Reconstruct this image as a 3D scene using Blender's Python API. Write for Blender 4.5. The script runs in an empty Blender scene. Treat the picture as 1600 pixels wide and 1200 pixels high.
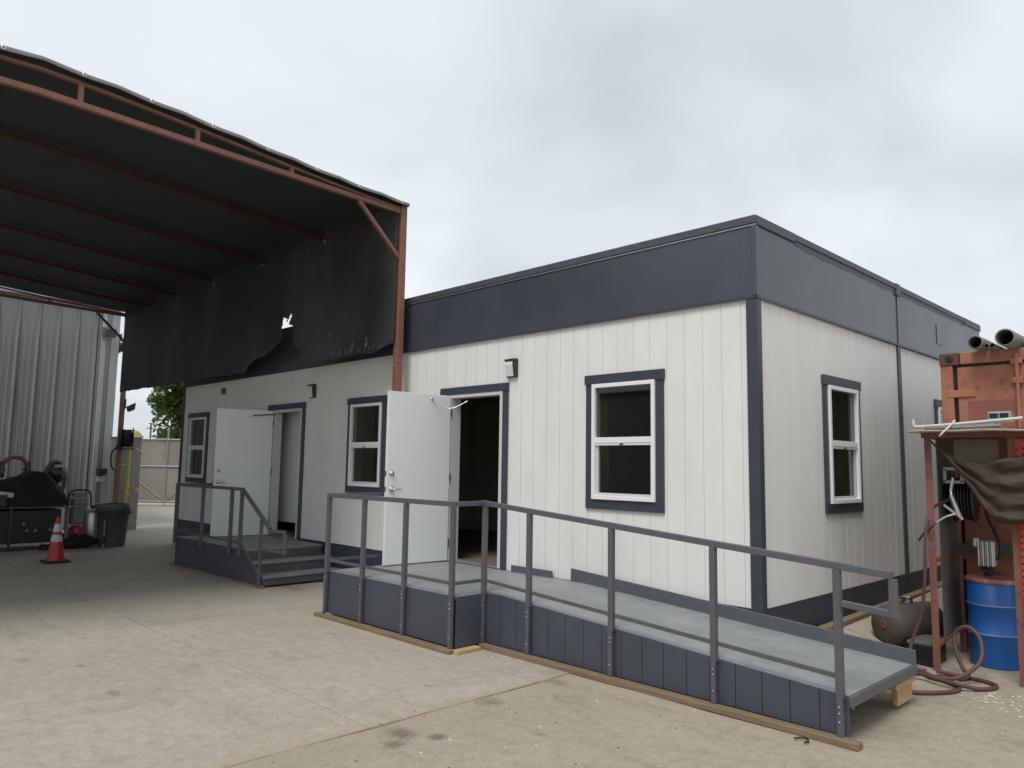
import bpy, bmesh, math, random
from mathutils import Vector, Matrix, noise
random.seed(7)
scene = bpy.context.scene
COL = scene.collection
R = math.radians

# ------------------------------------------------------------------ camera
cam_d = bpy.data.cameras.new('camera'); cam = bpy.data.objects.new('camera', cam_d); COL.objects.link(cam)
cam_d.sensor_width = 36; cam_d.lens = 1183.8 / 1600 * 36; cam_d.clip_end = 2000; cam_d.clip_start = .05
YAW, PITCH, ROLL = .7953, .1073, .0154
fw = Vector((-math.sin(YAW) * math.cos(PITCH), math.cos(YAW) * math.cos(PITCH), math.sin(PITCH)))
rt = fw.cross(Vector((0, 0, 1))).normalized(); up = rt.cross(fw)
r2 = rt * math.cos(ROLL) + up * math.sin(ROLL); u2 = up * math.cos(ROLL) - rt * math.sin(ROLL)
m = Matrix((r2, u2, -fw)).transposed().to_4x4(); m.translation = (3.3094, -6.3484, 1.6475)
cam.matrix_world = m
scene.camera = cam

# ------------------------------------------------------------------ world and sun
SUN_EL, SUN_AZ = R(58), R(-20)      # azimuth measured from -Y towards +X when negative
world = bpy.data.worlds.new('World'); scene.world = world; world.use_nodes = True
nt = world.node_tree; nt.nodes.clear()
def wn(t, **k):
    n = nt.nodes.new(t)
    for a, b in k.items(): setattr(n, a, b)
    return n
out = wn('ShaderNodeOutputWorld'); bg = wn('ShaderNodeBackground'); bg.inputs['Strength'].default_value = .1
sky = wn('ShaderNodeTexSky', sky_type='NISHITA', sun_disc=False, sun_elevation=SUN_EL, sun_rotation=R(160))
tc = wn('ShaderNodeTexCoord'); sep = wn('ShaderNodeSeparateXYZ'); nt.links.new(tc.outputs['Generated'], sep.inputs[0])
ad = wn('ShaderNodeMath', operation='ADD'); ad.inputs[1].default_value = .35; nt.links.new(sep.outputs['Z'], ad.inputs[0])
ab = wn('ShaderNodeMath', operation='MAXIMUM'); ab.inputs[1].default_value = .2; nt.links.new(ad.outputs[0], ab.inputs[0])
dx = wn('ShaderNodeMath', operation='DIVIDE'); nt.links.new(sep.outputs['X'], dx.inputs[0]); nt.links.new(ab.outputs[0], dx.inputs[1])
dy = wn('ShaderNodeMath', operation='DIVIDE'); nt.links.new(sep.outputs['Y'], dy.inputs[0]); nt.links.new(ab.outputs[0], dy.inputs[1])
cmb = wn('ShaderNodeCombineXYZ'); nt.links.new(dx.outputs[0], cmb.inputs[0]); nt.links.new(dy.outputs[0], cmb.inputs[1])
cn = wn('ShaderNodeTexNoise'); cn.inputs['Scale'].default_value = 1.7; cn.inputs['Detail'].default_value = 5; cn.inputs['Roughness'].default_value = .45
cn.inputs['Distortion'].default_value = .4
nt.links.new(cmb.outputs[0], cn.inputs['Vector'])
cr = wn('ShaderNodeValToRGB')
e = cr.color_ramp.elements
e[0].position = .30; e[0].color = (.50, .545, .585, 1)
e[1].position = .68; e[1].color = (.76, .805, .845, 1)
x = cr.color_ramp.elements.new(.5); x.color = (.65, .695, .735, 1)
nt.links.new(cn.outputs['Fac'], cr.inputs[0])
sc = wn('ShaderNodeMixRGB', blend_type='MULTIPLY'); sc.inputs[0].default_value = 1; sc.inputs[2].default_value = (7.5, 7.5, 7.5, 1)
nt.links.new(cr.outputs[0], sc.inputs[1])
mx = wn('ShaderNodeMixRGB'); mx.inputs[0].default_value = .96
nt.links.new(sky.outputs[0], mx.inputs[1]); nt.links.new(sc.outputs[0], mx.inputs[2])
nt.links.new(mx.outputs[0], bg.inputs[0]); nt.links.new(bg.outputs[0], out.inputs[0])
sd = bpy.data.lights.new('sun', 'SUN'); sd.energy = 1.5; sd.angle = R(24); sd.color = (1, .97, .93)
sun = bpy.data.objects.new('sun', sd); COL.objects.link(sun)
sdir = Vector((-math.sin(SUN_AZ) * math.cos(SUN_EL), -math.cos(SUN_AZ) * math.cos(SUN_EL), math.sin(SUN_EL)))
sun.rotation_euler = sdir.to_track_quat('Z', 'Y').to_euler(); sun.location = sdir * 40
vs = scene.view_settings; vs.view_transform = 'Standard'; vs.look = 'None'; vs.exposure = .65; vs.gamma = 1; vs.use_curve_mapping = False

cy_ = scene.cycles; cy_.max_bounces = 6; cy_.diffuse_bounces = 4; cy_.glossy_bounces = 3; cy_.transmission_bounces = 3; cy_.transparent_max_bounces = 8; cy_.caustics_reflective = False; cy_.caustics_refractive = False

# ------------------------------------------------------------------ materials
MATS = {}
def mat(name, col, rough=.6, var=.12, scale=6, metal=0, bump=.0, bscale=60, col2=None, patch=None, patch_scale=2, patch_lo=.55, patch_hi=.68,
        stretch=(1, 1, 1), spec=.5, bstretch=None):
    """base colour with soft mottling, optional second colour in patches, fine relief"""
    if name in MATS: return MATS[name]
    M = bpy.data.materials.new(name); M.use_nodes = True; t = M.node_tree; N = t.nodes; L = t.links
    b = N['Principled BSDF']; b.inputs['Roughness'].default_value = rough; b.inputs['Metallic'].default_value = metal
    b.inputs['Specular IOR Level'].default_value = spec
    tc = N.new('ShaderNodeTexCoord'); mp = N.new('ShaderNodeMapping'); mp.inputs['Scale'].default_value = stretch
    L.new(tc.outputs['Object'], mp.inputs[0])
    n1 = N.new('ShaderNodeTexNoise'); n1.inputs['Scale'].default_value = scale; n1.inputs['Detail'].default_value = 8; n1.inputs['Roughness'].default_value = .62
    L.new(mp.outputs[0], n1.inputs['Vector'])
    r1 = N.new('ShaderNodeMapRange'); r1.inputs['From Min'].default_value = .25; r1.inputs['From Max'].default_value = .75
    r1.inputs['To Min'].default_value = 1 - var; r1.inputs['To Max'].default_value = 1 + var
    L.new(n1.outputs['Fac'], r1.inputs['Value'])
    mul = N.new('ShaderNodeVectorMath'); mul.operation = 'SCALE'; mul.inputs[0].default_value = col[:3]
    L.new(r1.outputs[0], mul.inputs['Scale'])
    last = mul.outputs[0]
    if patch is not None:
        n2 = N.new('ShaderNodeTexNoise'); n2.inputs['Scale'].default_value = patch_scale; n2.inputs['Detail'].default_value = 9; n2.inputs['Roughness'].default_value = .65
        L.new(mp.outputs[0], n2.inputs['Vector'])
        r2 = N.new('ShaderNodeMapRange'); r2.inputs['From Min'].default_value = patch_lo; r2.inputs['From Max'].default_value = patch_hi
        L.new(n2.outputs['Fac'], r2.inputs['Value'])
        mm = N.new('ShaderNodeMixRGB'); mm.inputs[2].default_value = (*patch, 1)
        L.new(r2.outputs[0], mm.inputs[0]); L.new(last, mm.inputs[1]); last = mm.outputs[0]
    L.new(last, b.inputs['Base Color'])
    rr = N.new('ShaderNodeMapRange'); rr.inputs['To Min'].default_value = max(0, rough - .08); rr.inputs['To Max'].default_value = min(1, rough + .08)
    L.new(n1.outputs['Fac'], rr.inputs['Value']); L.new(rr.outputs[0], b.inputs['Roughness'])
    if bump > 0:
        mb_ = N.new('ShaderNodeMapping'); mb_.inputs['Scale'].default_value = bstretch or stretch; L.new(tc.outputs['Object'], mb_.inputs[0])
        n3 = N.new('ShaderNodeTexNoise'); n3.inputs['Scale'].default_value = bscale; n3.inputs['Detail'].default_value = 5
        L.new(mb_.outputs[0], n3.inputs['Vector'])
        bp = N.new('ShaderNodeBump'); bp.inputs['Strength'].default_value = bump; bp.inputs['Distance'].default_value = .01
        L.new(n3.outputs['Fac'], bp.inputs['Height']); L.new(bp.outputs[0], b.inputs['Normal'])
    MATS[name] = M
    return M

siding_f = mat('white_siding_front', (.76, .76, .73), .55, .06, 3, bump=.35, bscale=45, bstretch=(.8, 1, 4.0), stretch=(1, 1, .3))
siding_s = mat('white_siding_side', (.75, .735, .705), .55, .06, 3, bump=.35, bscale=45, bstretch=(1, .8, 4.0), stretch=(1, 1, .3))
backing = mat('siding_groove', (.60, .59, .55), .7, .05)
slate = mat('slate_paint', (.042, .050, .067), .42, .12, 5, bump=.12, bscale=35)
slate_fascia = mat('slate_fascia', (.050, .059, .076), .30, .12, 1.2, bump=.08, bscale=3, spec=.65, patch=(.062, .072, .09), patch_scale=1.5, patch_lo=.5, patch_hi=.7)
slate_flash = mat('slate_flashing', (.062, .068, .08), .5, .25, 9, bump=.5, bscale=22)
slate_skirt = mat('slate_skirt', (.060, .067, .090), .5, .12, 3, bump=.15, bscale=30, patch=(.085, .09, .095), patch_scale=9, patch_lo=.60, patch_hi=.85)
rail_paint = mat('grey_rail_paint', (.092, .098, .11), .45, .12, 14, bump=.1, bscale=60)
deck_paint = mat('grey_deck_paint', (.225, .235, .238), .5, .18, 9, bump=.3, bscale=120, patch=(.285, .29, .285), patch_scale=3, patch_lo=.48, patch_hi=.75)
white_vinyl = mat('white_vinyl', (.80, .80, .80), .35, .02)
white_door = mat('white_door_paint', (.74, .755, .745), .4, .03, 1.5)
grey_frame = mat('door_frame_paint', (.56, .57, .565), .45, .03)
steel = mat('brushed_steel', (.55, .55, .54), .3, .1, 30, metal=1)
galv = mat('galvanised_steel', (.42, .43, .43), .42, .18, 18, metal=.75)
dark_metal = mat('dark_bronze', (.03, .03, .03), .45, .1)
bolt_m = mat('bolt_zinc', (.35, .35, .36), .4, .1, metal=.8)
black = mat('black_plastic', (.012, .012, .014), .45, .2)
black_soft = mat('black_fabric', (.010, .010, .013), .85, .25, 9, bump=.3, bscale=30)
jamb_m = mat('olive_reveal', (.27, .28, .19), .7, .15, stretch=(4, 4, .3))
room_m = mat('room_wall', (.42, .41, .37), .8, .05)
carpet = mat('brown_carpet', (.14, .10, .07), .95, .15)
shaded_steel = mat('shaded_red_oxide_steel', (.045, .018, .014), .7, .25, 7)  # frame steel again, with the shade under the tarp put into its colour
rust_steel = mat('red_oxide_steel', (.22, .10, .07), .6, .18, 7, patch=(.10, .035, .02), patch_scale=6, patch_lo=.6, patch_hi=.75, bump=.15, bscale=50)
tarp_in = mat('black_tarp', (.023, .027, .031), .7, .25, 1.5, bump=.12, bscale=6, patch=(.034, .036, .035), patch_scale=.9, patch_lo=.5, patch_hi=.8)
tarp_side = mat('dusty_black_tarp', (.027, .031, .033), .6, .25, 2.0, bump=.15, bscale=5, stretch=(.7, 1, .35), patch=(.09, .096, .094), patch_scale=1.1, patch_lo=.46, patch_hi=.80)
tarp_edge = mat('grey_tarp_hem', (.20, .20, .19), .7, .2, 6, bump=.2, bscale=15)
metal_wall = mat('ribbed_metal_wall', (.29, .30, .29), .45, .10, 2, metal=.1, stretch=(1, 1, .15), patch=(.22, .22, .21), patch_scale=1.4)
cabinet_m = mat('grey_cabinet', (.27, .27, .255), .5, .06)
yellow = mat('yellow_paint', (.46, .38, .09), .5, .15)
timber = mat('treated_timber', (.20, .145, .085), .8, .28, 6, stretch=(.6, 6, 6), bump=.3, bscale=40)
timber_new = mat('pale_timber', (.46, .32, .16), .75, .2, 6, stretch=(.6, 5, 5), bump=.2, bscale=40)
side_shaded_brown = mat('container_side_shaded_brown', (.085, .06, .035), .7, .25, 5)  # sides of the orange container, shadow beside the office painted into the brown
orange_box = mat('container_orange', (.34, .14, .085), .7, .22, 4, patch=(.10, .045, .028), patch_scale=4.5, patch_lo=.54, patch_hi=.72, bump=.15, bscale=30)
oxide_patch = mat('oxide_patch', (.25, .085, .065), .65, .12, 5)
rust_dark = mat('rusty_corner', (.12, .05, .03), .8, .35, 12, bump=.4, bscale=40)
shed_steel = mat('shed_angle_iron', (.20, .075, .06), .65, .2, 9, patch=(.08, .03, .02), patch_scale=8)
shed_panel = mat('shed_side_sheet', (.10, .10, .09), .7, .15, 4)
plywood = mat('weathered_plywood', (.42, .37, .28), .85, .2, 5, bump=.3, bscale=20, patch=(.25, .21, .15), patch_scale=4)
canvas = mat('brown_canvas', (.068, .053, .041), .98, .35, 4, bump=.3, bscale=60, spec=.1)
pvc_white = mat('white_pvc', (.55, .55, .53), .4, .05)
pvc_grey = mat('grey_conduit', (.16, .165, .165), .5, .15)
pipe_steel = mat('steel_pipe', (.19, .19, .17), .6, .3, 8, metal=.2, patch=(.12, .08, .05), patch_scale=4)
drum_blue = mat('blue_drum', (.010, .10, .36), .42, .16, 4, patch=(.05, .08, .14), patch_scale=9, patch_lo=.62, patch_hi=.70, bump=.2, bscale=7)
drum_red = mat('faded_red_lid', (.36, .13, .12), .6, .25, 8, patch=(.5, .38, .33), patch_scale=9, patch_lo=.5, patch_hi=.7)
hose_m = mat('brown_rubber_hose', (.085, .042, .036), .6, .2, 12)
tank_m = mat('rusty_tank', (.060, .048, .038), .7, .3, 6, patch=(.11, .085, .06), patch_scale=5)
rack_red = mat('rack_orange_red', (.42, .045, .018), .5, .2, 8, patch=(.2, .03, .015), patch_scale=6)
cone_red = mat('cone_red', (.38, .028, .02), .5, .12)
cone_white = mat('cone_reflective', (.5, .5, .47), .5, .15)
cone_base = mat('cone_base', (.03, .022, .016), .8, .3)
can_m = mat('bin_plastic', (.075, .085, .092), .5, .12)
lens_m = mat('lamp_lens', (.72, .73, .71), .25, .05)
bark = mat('bark', (.09, .07, .05), .9, .3, 8, bump=.5, bscale=20)
slat_m = mat('beige_privacy_slats', (.58, .49, .40), .75, .10, 3)
far_white = mat('far_white_roof', (.7, .72, .72), .6, .05)
engine_red = mat('engine_red', (.33, .03, .03), .45, .2)
grey_body = mat('machine_grey', (.22, .24, .23), .5, .15)
silver = mat('silver_tank', (.5, .5, .48), .35, .12, metal=.6)
olive_hose = mat('yellowed_hose', (.20, .14, .05), .7, .2)
brass = mat('brass', (.20, .16, .10), .5, .2, metal=.5)
cob = mat('pale_dust', (.62, .58, .5), .9, .15)

def leaf_mat(name, c1, c2):
    M = bpy.data.materials.new(name); M.use_nodes = True; t = M.node_tree; N = t.nodes; L = t.links
    b = N['Principled BSDF']; b.inputs['Roughness'].default_value = .55
    tc = N.new('ShaderNodeTexCoord'); n = N.new('ShaderNodeTexNoise'); n.inputs['Scale'].default_value = 1.3; n.inputs['Detail'].default_value = 6
    L.new(tc.outputs['Object'], n.inputs['Vector'])
    mm = N.new('ShaderNodeMixRGB'); mm.inputs[1].default_value = (*c1, 1); mm.inputs[2].default_value = (*c2, 1)
    mr = N.new('ShaderNodeMapRange'); mr.inputs['From Min'].default_value = .35; mr.inputs['From Max'].default_value = .65
    L.new(n.outputs['Fac'], mr.inputs['Value']); L.new(mr.outputs[0], mm.inputs[0]); L.new(mm.outputs[0], b.inputs['Base Color'])
    tr = N.new('ShaderNodeBsdfTranslucent'); L.new(mm.outputs[0], tr.inputs['Color'])
    ms = N.new('ShaderNodeMixShader'); ms.inputs[0].default_value = .35
    o = N['Material Output']; L.new(b.outputs[0], ms.inputs[1]); L.new(tr.outputs[0], ms.inputs[2]); L.new(ms.outputs[0], o.inputs['Surface'])
    return M
leaf_a = leaf_mat('leaf_green', (.055, .11, .02), (.12, .20, .035))
leaf_b = leaf_mat('leaf_dark', (.03, .06, .02), (.06, .10, .03))

def glass_mat():
    M = bpy.data.materials.new('window_glass'); M.use_nodes = True; t = M.node_tree; N = t.nodes; L = t.links
    N.remove(N['Principled BSDF'])
    tr = N.new('ShaderNodeBsdfTransparent'); tr.inputs[0].default_value = (.66, .70, .65, 1)
    gl = N.new('ShaderNodeBsdfGlossy'); gl.inputs['Roughness'].default_value = .02
    fr = N.new('ShaderNodeFresnel'); ge = N.new('ShaderNodeNewGeometry'); mr = N.new('ShaderNodeMapRange')
    mr.inputs['To Min'].default_value = 1.5; mr.inputs['To Max'].default_value = 1 / 1.5   # same air-to-glass reflectance on both faces of a pane
    L.new(ge.outputs['Backfacing'], mr.inputs['Value']); L.new(mr.outputs[0], fr.inputs['IOR'])
    ms = N.new('ShaderNodeMixShader'); L.new(fr.outputs[0], ms.inputs[0]); L.new(tr.outputs[0], ms.inputs[1]); L.new(gl.outputs[0], ms.inputs[2])
    L.new(ms.outputs[0], N['Material Output'].inputs['Surface'])
    return M
glass = glass_mat()

def concrete_mat(name, base, alt, dark, speck, stains, bump=.25):
    """cast concrete: broad mottling, trowel smears, grit, oil blots at given places"""
    M = bpy.data.materials.new(name); M.use_nodes = True; t = M.node_tree; N = t.nodes; L = t.links
    b = N['Principled BSDF']
    tc = N.new('ShaderNodeTexCoord'); P = tc.outputs['Object']
    def nz(s, d=8, r=.6, st=None, dist=0):
        n = N.new('ShaderNodeTexNoise'); n.inputs['Scale'].default_value = s; n.inputs['Detail'].default_value = d; n.inputs['Roughness'].default_value = r
        n.inputs['Distortion'].default_value = dist
        if st:
            q = N.new('ShaderNodeMapping'); q.inputs['Scale'].default_value = st; q.inputs['Rotation'].default_value = (0, 0, .5); L.new(P, q.inputs[0]); L.new(q.outputs[0], n.inputs['Vector'])
        else: L.new(P, n.inputs['Vector'])
        return n.outputs['Fac']
    def rng(v, a, c, lo=0, hi=1):
        m_ = N.new('ShaderNodeMapRange'); m_.inputs['From Min'].default_value = a; m_.inputs['From Max'].default_value = c
        m_.inputs['To Min'].default_value = lo; m_.inputs['To Max'].default_value = hi
        L.new(v, m_.inputs['Value']); return m_.outputs[0]
    def mix(f, a, c):
        q = N.new('ShaderNodeMixRGB')
        if isinstance(f, float): q.inputs[0].default_value = f
        else: L.new(f, q.inputs[0])
        if isinstance(a, tuple): q.inputs[1].default_value = (*a, 1)
        else: L.new(a, q.inputs[1])
        if isinstance(c, tuple): q.inputs[2].default_value = (*c, 1)
        else: L.new(c, q.inputs[2])
        return q.outputs[0]
    c = mix(rng(nz(.55, 6, .55), .38, .64), base, alt)
    c = mix(rng(nz(2.3, 8, .7, (1, 2.6, 1), .6), .51, .70, 0, .85), c, dark)
    c = mix(rng(nz(1.1, 6, .6, (2.6, .6, 1), 1.2), .56, .68, 0, .45), c, tuple(v * .66 for v in base))
    n9 = nz(11, 8, .75)
    c = mix(rng(n9, .50, .74, 0, .75), c, tuple(min(1, v * 1.3) for v in base))
    c = mix(rng(n9, .50, .28, 0, .7), c, tuple(v * .70 for v in base))
    n45 = nz(48, 6, .75)
    c = mix(rng(n45, .52, .72, 0, .55), c, tuple(min(1, v * 1.25) for v in base))
    c = mix(rng(n45, .48, .30, 0, .6), c, tuple(v * .62 for v in base))
    c = mix(rng(nz(120, 3, .6), .58, .70, 0, speck), c, tuple(v * .45 for v in base))
    c = mix(rng(nz(170, 2, .5), .64, .72, 0, speck), c, (.62, .60, .55))
    nstain = nz(14, 7, .8)
    for (sx, sy, rx, ry, amt, *sc_) in stains:
        sb = N.new('ShaderNodeMapping'); sb.vector_type = 'POINT'
        sb.inputs['Location'].default_value = (-sx / rx, -sy / ry, 0); sb.inputs['Scale'].default_value = (1 / rx, 1 / ry, 0)
        L.new(P, sb.inputs[0])
        ln = N.new('ShaderNodeVectorMath'); ln.operation = 'LENGTH'; L.new(sb.outputs[0], ln.inputs[0])
        nn = nstain
        ad_ = N.new('ShaderNodeMath'); ad_.operation = 'MULTIPLY_ADD'; ad_.inputs[1].default_value = 2.4; ad_.inputs[2].default_value = -1.2
        L.new(nn, ad_.inputs[0])
        sm = N.new('ShaderNodeMath'); sm.operation = 'ADD'; L.new(ln.outputs['Value'], sm.inputs[0]); L.new(ad_.outputs[0], sm.inputs[1])
        c = mix(rng(sm.outputs[0], .35, 1.25, amt, 0), c, sc_[0] if sc_ else (.055, .045, .035))
    L.new(c, b.inputs['Base Color'])
    L.new(rng(nz(1.8), .3, .7, .62, .85), b.inputs['Roughness'])
    bp = N.new('ShaderNodeBump'); bp.inputs['Strength'].default_value = bump; bp.inputs['Distance'].default_value = .012
    L.new(nz(55, 6, .7), bp.inputs['Height']); L.new(bp.outputs[0], b.inputs['Normal'])
    return M
slab_m = concrete_mat('concrete_slab', (.352, .314, .250), (.388, .352, .287), (.275, .245, .197), .4,
                      [(-2.9, -4.35, .10, .05, .35), (-3.3, -3.7, .30, .16, .12), (-4.4, -4.6, .10, .06, .3), (-2.0, -3.9, .4, .2, .10), (-3.9, -4.3, .05, .03, .5), (-1.04, -4.5, .11, 9, .45, (.34, .285, .20)), (-3.3, -1.78, 1.5, .12, .5, (.42, .37, .28))])
old_m = concrete_mat('old_rough_concrete', (.325, .28, .208), (.37, .328, .255), (.235, .195, .142), .8,
                     [(-.84, -3.25, .15, .09, .7), (-.70, -3.40, .08, .07, .55), (-.62, -3.12, .07, .06, .65), (-.93, -2.38, .12, .10, .7), (-.95, -1.62, .14, .08, .6), (-.2, -2.6, .06, .04, .3), (.9, .2, .6, .35, .3), (-1.04, -4.5, .22, 9, .5, (.34, .285, .20)), (-.3, -1.42, 1.9, .14, .6, (.40, .34, .24))], .6)
yard_m = concrete_mat('dusty_yard', (.40, .375, .315), (.46, .42, .36), (.33, .30, .25), .3, [])

# ------------------------------------------------------------------ mesh helpers
class MB:
    def __init__(s): s.v = []; s.f = []; s.smooth = set()
    def add(s, vs, fs, smooth=False):
        o = len(s.v); s.v += [tuple(p) for p in vs]
        for f in fs:
            if smooth: s.smooth.add(len(s.f))
            s.f.append(tuple(i + o for i in f))
        return s
    def box(s, x0, x1, y0, y1, z0, z1):
        x0, x1 = sorted((x0, x1)); y0, y1 = sorted((y0, y1)); z0, z1 = sorted((z0, z1))
        return s.add([(x0, y0, z0), (x1, y0, z0), (x1, y1, z0), (x0, y1, z0), (x0, y0, z1), (x1, y0, z1), (x1, y1, z1), (x0, y1, z1)],
                     [(3, 2, 1, 0), (4, 5, 6, 7), (0, 1, 5, 4), (1, 2, 6, 5), (2, 3, 7, 6), (3, 0, 4, 7)])
    def hexa(s, bot, top):
        return s.add(list(bot) + list(top), [(3, 2, 1, 0), (4, 5, 6, 7), (0, 1, 5, 4), (1, 2, 6, 5), (2, 3, 7, 6), (3, 0, 4, 7)])
    def bar(s, a, b, w, h=None, upv=(0, 0, 1)):
        a, b = Vector(a), Vector(b); h = h or w; d = (b - a).normalized(); u = Vector(upv)
        if abs(d.dot(u)) > .95: u = Vector((0, 1, 0))
        sd_ = d.cross(u).normalized() * w / 2; uu = sd_.cross(d).normalized() * h / 2
        q = lambda p: [p - sd_ - uu, p + sd_ - uu, p + sd_ + uu, p - sd_ + uu]
        A, B = q(a), q(b)
        return s.add(A + B, [(0, 1, 2, 3), (7, 6, 5, 4), (0, 4, 5, 1), (1, 5, 6, 2), (2, 6, 7, 3), (3, 7, 4, 0)])
    def tube(s, pts, r, n=10, caps=True):
        pts = [Vector(p) for p in pts]; rs = r if isinstance(r, (list, tuple)) else [r] * len(pts)
        o = []; prev = None
        for i, p in enumerate(pts):
            d = (pts[min(i + 1, len(pts) - 1)] - pts[max(i - 1, 0)]).normalized()
            if prev is None:
                u = Vector((0, 0, 1)) if abs(d.z) < .9 else Vector((1, 0, 0))
            else: u = prev
            u = (u - d * u.dot(d)).normalized(); prev = u; w = d.cross(u)
            for k in range(n):
                a = 2 * math.pi * k / n; o.append(p + (u * math.cos(a) + w * math.sin(a)) * rs[i])
        f = []
        for i in range(len(pts) - 1):
            for k in range(n):
                f.append((i * n + k, i * n + (k + 1) % n, (i + 1) * n + (k + 1) % n, (i + 1) * n + k))
        s.add(o, f, True)
        if caps:
            s.add(o[:n], [tuple(range(n - 1, -1, -1))]); s.add(o[-n:], [tuple(range(n))])
        return s
    def lathe(s, prof, c, n=24, axis=(0, 0, 1), smooth=True):
        ax = Vector(axis).normalized(); u = ax.orthogonal().normalized(); w = ax.cross(u); c = Vector(c); o = []
        for (r, h) in prof:
            for k in range(n):
                a = 2 * math.pi * k / n; o.append(c + ax * h + (u * math.cos(a) + w * math.sin(a)) * r)
        f = []
        for i in range(len(prof) - 1):
            for k in range(n):
                f.append((i * n + k, i * n + (k + 1) % n, (i + 1) * n + (k + 1) % n, (i + 1) * n + k))
        return s.add(o, f, smooth)
    def prism(s, poly, off):
        """polygon (list of 3-D points) pushed along off"""
        n = len(poly); a = [Vector(p) for p in poly]; b = [p + Vector(off) for p in a]
        return s.add(a + b, [tuple(range(n - 1, -1, -1)), tuple(range(n, 2 * n))] + [(i, (i + 1) % n, n + (i + 1) % n, n + i) for i in range(n)])
    def grid(s, fn, nu, nv, smooth=True, keep=None):
        o = [fn(i / nu, j / nv) for j in range(nv + 1) for i in range(nu + 1)]
        f = []
        for j in range(nv):
            for i in range(nu):
                q = (j * (nu + 1) + i, j * (nu + 1) + i + 1, (j + 1) * (nu + 1) + i + 1, (j + 1) * (nu + 1) + i)
                if keep is None or keep(sum((Vector(o[k]) for k in q), Vector()) / 4): f.append(q)
        return s.add(o, f, smooth)
    def build(s, name, m, parent=None, bevel=0, solid=0, fix=True):
        me = bpy.data.meshes.new(name); me.from_pydata(s.v, [], s.f)
        for i in s.smooth: me.polygons[i].use_smooth = True
        if fix or bevel:
            bm = bmesh.new(); bm.from_mesh(me)
            if fix: bmesh.ops.recalc_face_normals(bm, faces=bm.faces)
            if bevel:
                ed = [e_ for e_ in bm.edges if len(e_.link_faces) == 2 and e_.calc_face_angle(0) > .6]
                bmesh.ops.bevel(bm, geom=ed, offset=bevel, segments=1, affect='EDGES', profile=.5)
            bm.to_mesh(me); bm.free()
        me.materials.append(m)
        o = bpy.data.objects.new(name, me); COL.objects.link(o)
        if parent: par(o, parent)
        if solid:
            md = o.modifiers.new('thickness', 'SOLIDIFY'); md.thickness = solid; md.offset = 0
        return o
WLOC = {}
def par(o, p):
    o.parent = p; w = WLOC.get(p.name, Vector((0, 0, 0)))
    o.matrix_parent_inverse = Matrix.Translation(-w)
    # meshes are written in world coordinates; children of a mesh part inherit an identity frame
    if p.type != 'EMPTY': o.matrix_parent_inverse = Matrix.Identity(4)
def tag(o, label=None, cat=None, group=None, kind=None):
    if label: o['label'] = label
    if cat: o['category'] = cat
    if group: o['group'] = group
    if kind: o['kind'] = kind
    return o
def thing(name, loc, label, cat, group=None):
    o = bpy.data.objects.new(name, None); COL.objects.link(o); o.location = loc; o.empty_display_size = .2
    WLOC[o.name] = Vector(loc)
    return tag(o, label, cat, group)
def box(name, m, p, x0, x1, y0, y1, z0, z1, bevel=0): return MB().box(x0, x1, y0, y1, z0, z1).build(name, m, p, bevel)
def bar(name, m, p, a, b, w, h=None, bevel=0, upv=(0, 0, 1)): return MB().bar(a, b, w, h, upv).build(name, m, p, bevel)
def tube(name, m, p, pts, r, n=10): return MB().tube(pts, r, n).build(name, m, p)
def smooth_path(pts, k=6):
    P = [Vector(p) for p in pts]; o = []
    for i in range(len(P) - 1):
        a, b, c, d = P[max(i - 1, 0)], P[i], P[i + 1], P[min(i + 2, len(P) - 1)]
        for j in range(k):
            t = j / k
            o.append(.5 * ((2 * b) + (c - a) * t + (2 * a - 5 * b + 4 * c - d) * t * t + (3 * b - a - 3 * c + d) * t ** 3))
    return o + [P[-1]]
def sstep(a, b, v):
    t = max(0, min(1, (v - a) / (b - a))); return t * t * (3 - 2 * t)

# ------------------------------------------------------------------ ground
G = -.08
ground = MB().box(-400, 400, -400, 400, G - .5, G - .022).build('ground', yard_m); tag(ground, kind='structure')
GAP = .005
def slab_top(x, y): return G + .004 * noise.noise(Vector((x * .3, y * .3, 3)))
xs = [-1.04 - 3.79 * k for k in range(0, 5)] + [-16.9]; xs = sorted(set(xs))
ys = [-3.35 + 3.8 * k for k in range(-4, 2)] + [.45 + 9]
ys = sorted(set(ys))
for i in range(len(xs) - 1):
    for j in range(len(ys) - 1):
        x0, x1, y0, y1 = xs[i] + GAP, xs[i + 1] - GAP, ys[j] + GAP, ys[j + 1] - GAP
        MB().box(x0, x1, y0, y1, G - .03, G + random.uniform(-.001, .001)).build('concrete_slab', slab_m, ground, .004)
joint_m = mat('joint_dirt', (.13, .11, .08), .9, .3, 12)
edge_m = mat('joint_tan_dirt', (.25, .20, .135), .95, .3, 12, bump=.4, bscale=30)
for x in xs[1:]: box('joint', edge_m if x > -2 else joint_m, ground, x - .016, x + .016, ys[0], ys[-1], G - .03, G - (.003 if x > -2 else .0045))
for y in ys[1:-1]:
    for i in range(len(xs) - 1): box('joint', joint_m, ground, xs[i] + .017, xs[i + 1] - .017, y - .016, y + .016, G - .03, G - .0045)
def old_h(x, y):
    h = G - .006 + .006 * noise.noise(Vector((x * 1.7, y * 1.7, 0))) + .003 * noise.noise(Vector((x * 7, y * 7, 5)))
    h += (.20 + .028 * max(0, y - 1.2)) * sstep(-.4, 1.5, y) * sstep(.95, .15, x)
    return h
NX, NY = 120, 170
MB().grid(lambda u, v: (-1.035 + u * 15, -14 + v * 24, old_h(-1.035 + u * 15, -14 + v * 24)), NX, NY).build('old_concrete_slab', old_m, ground)
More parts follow.
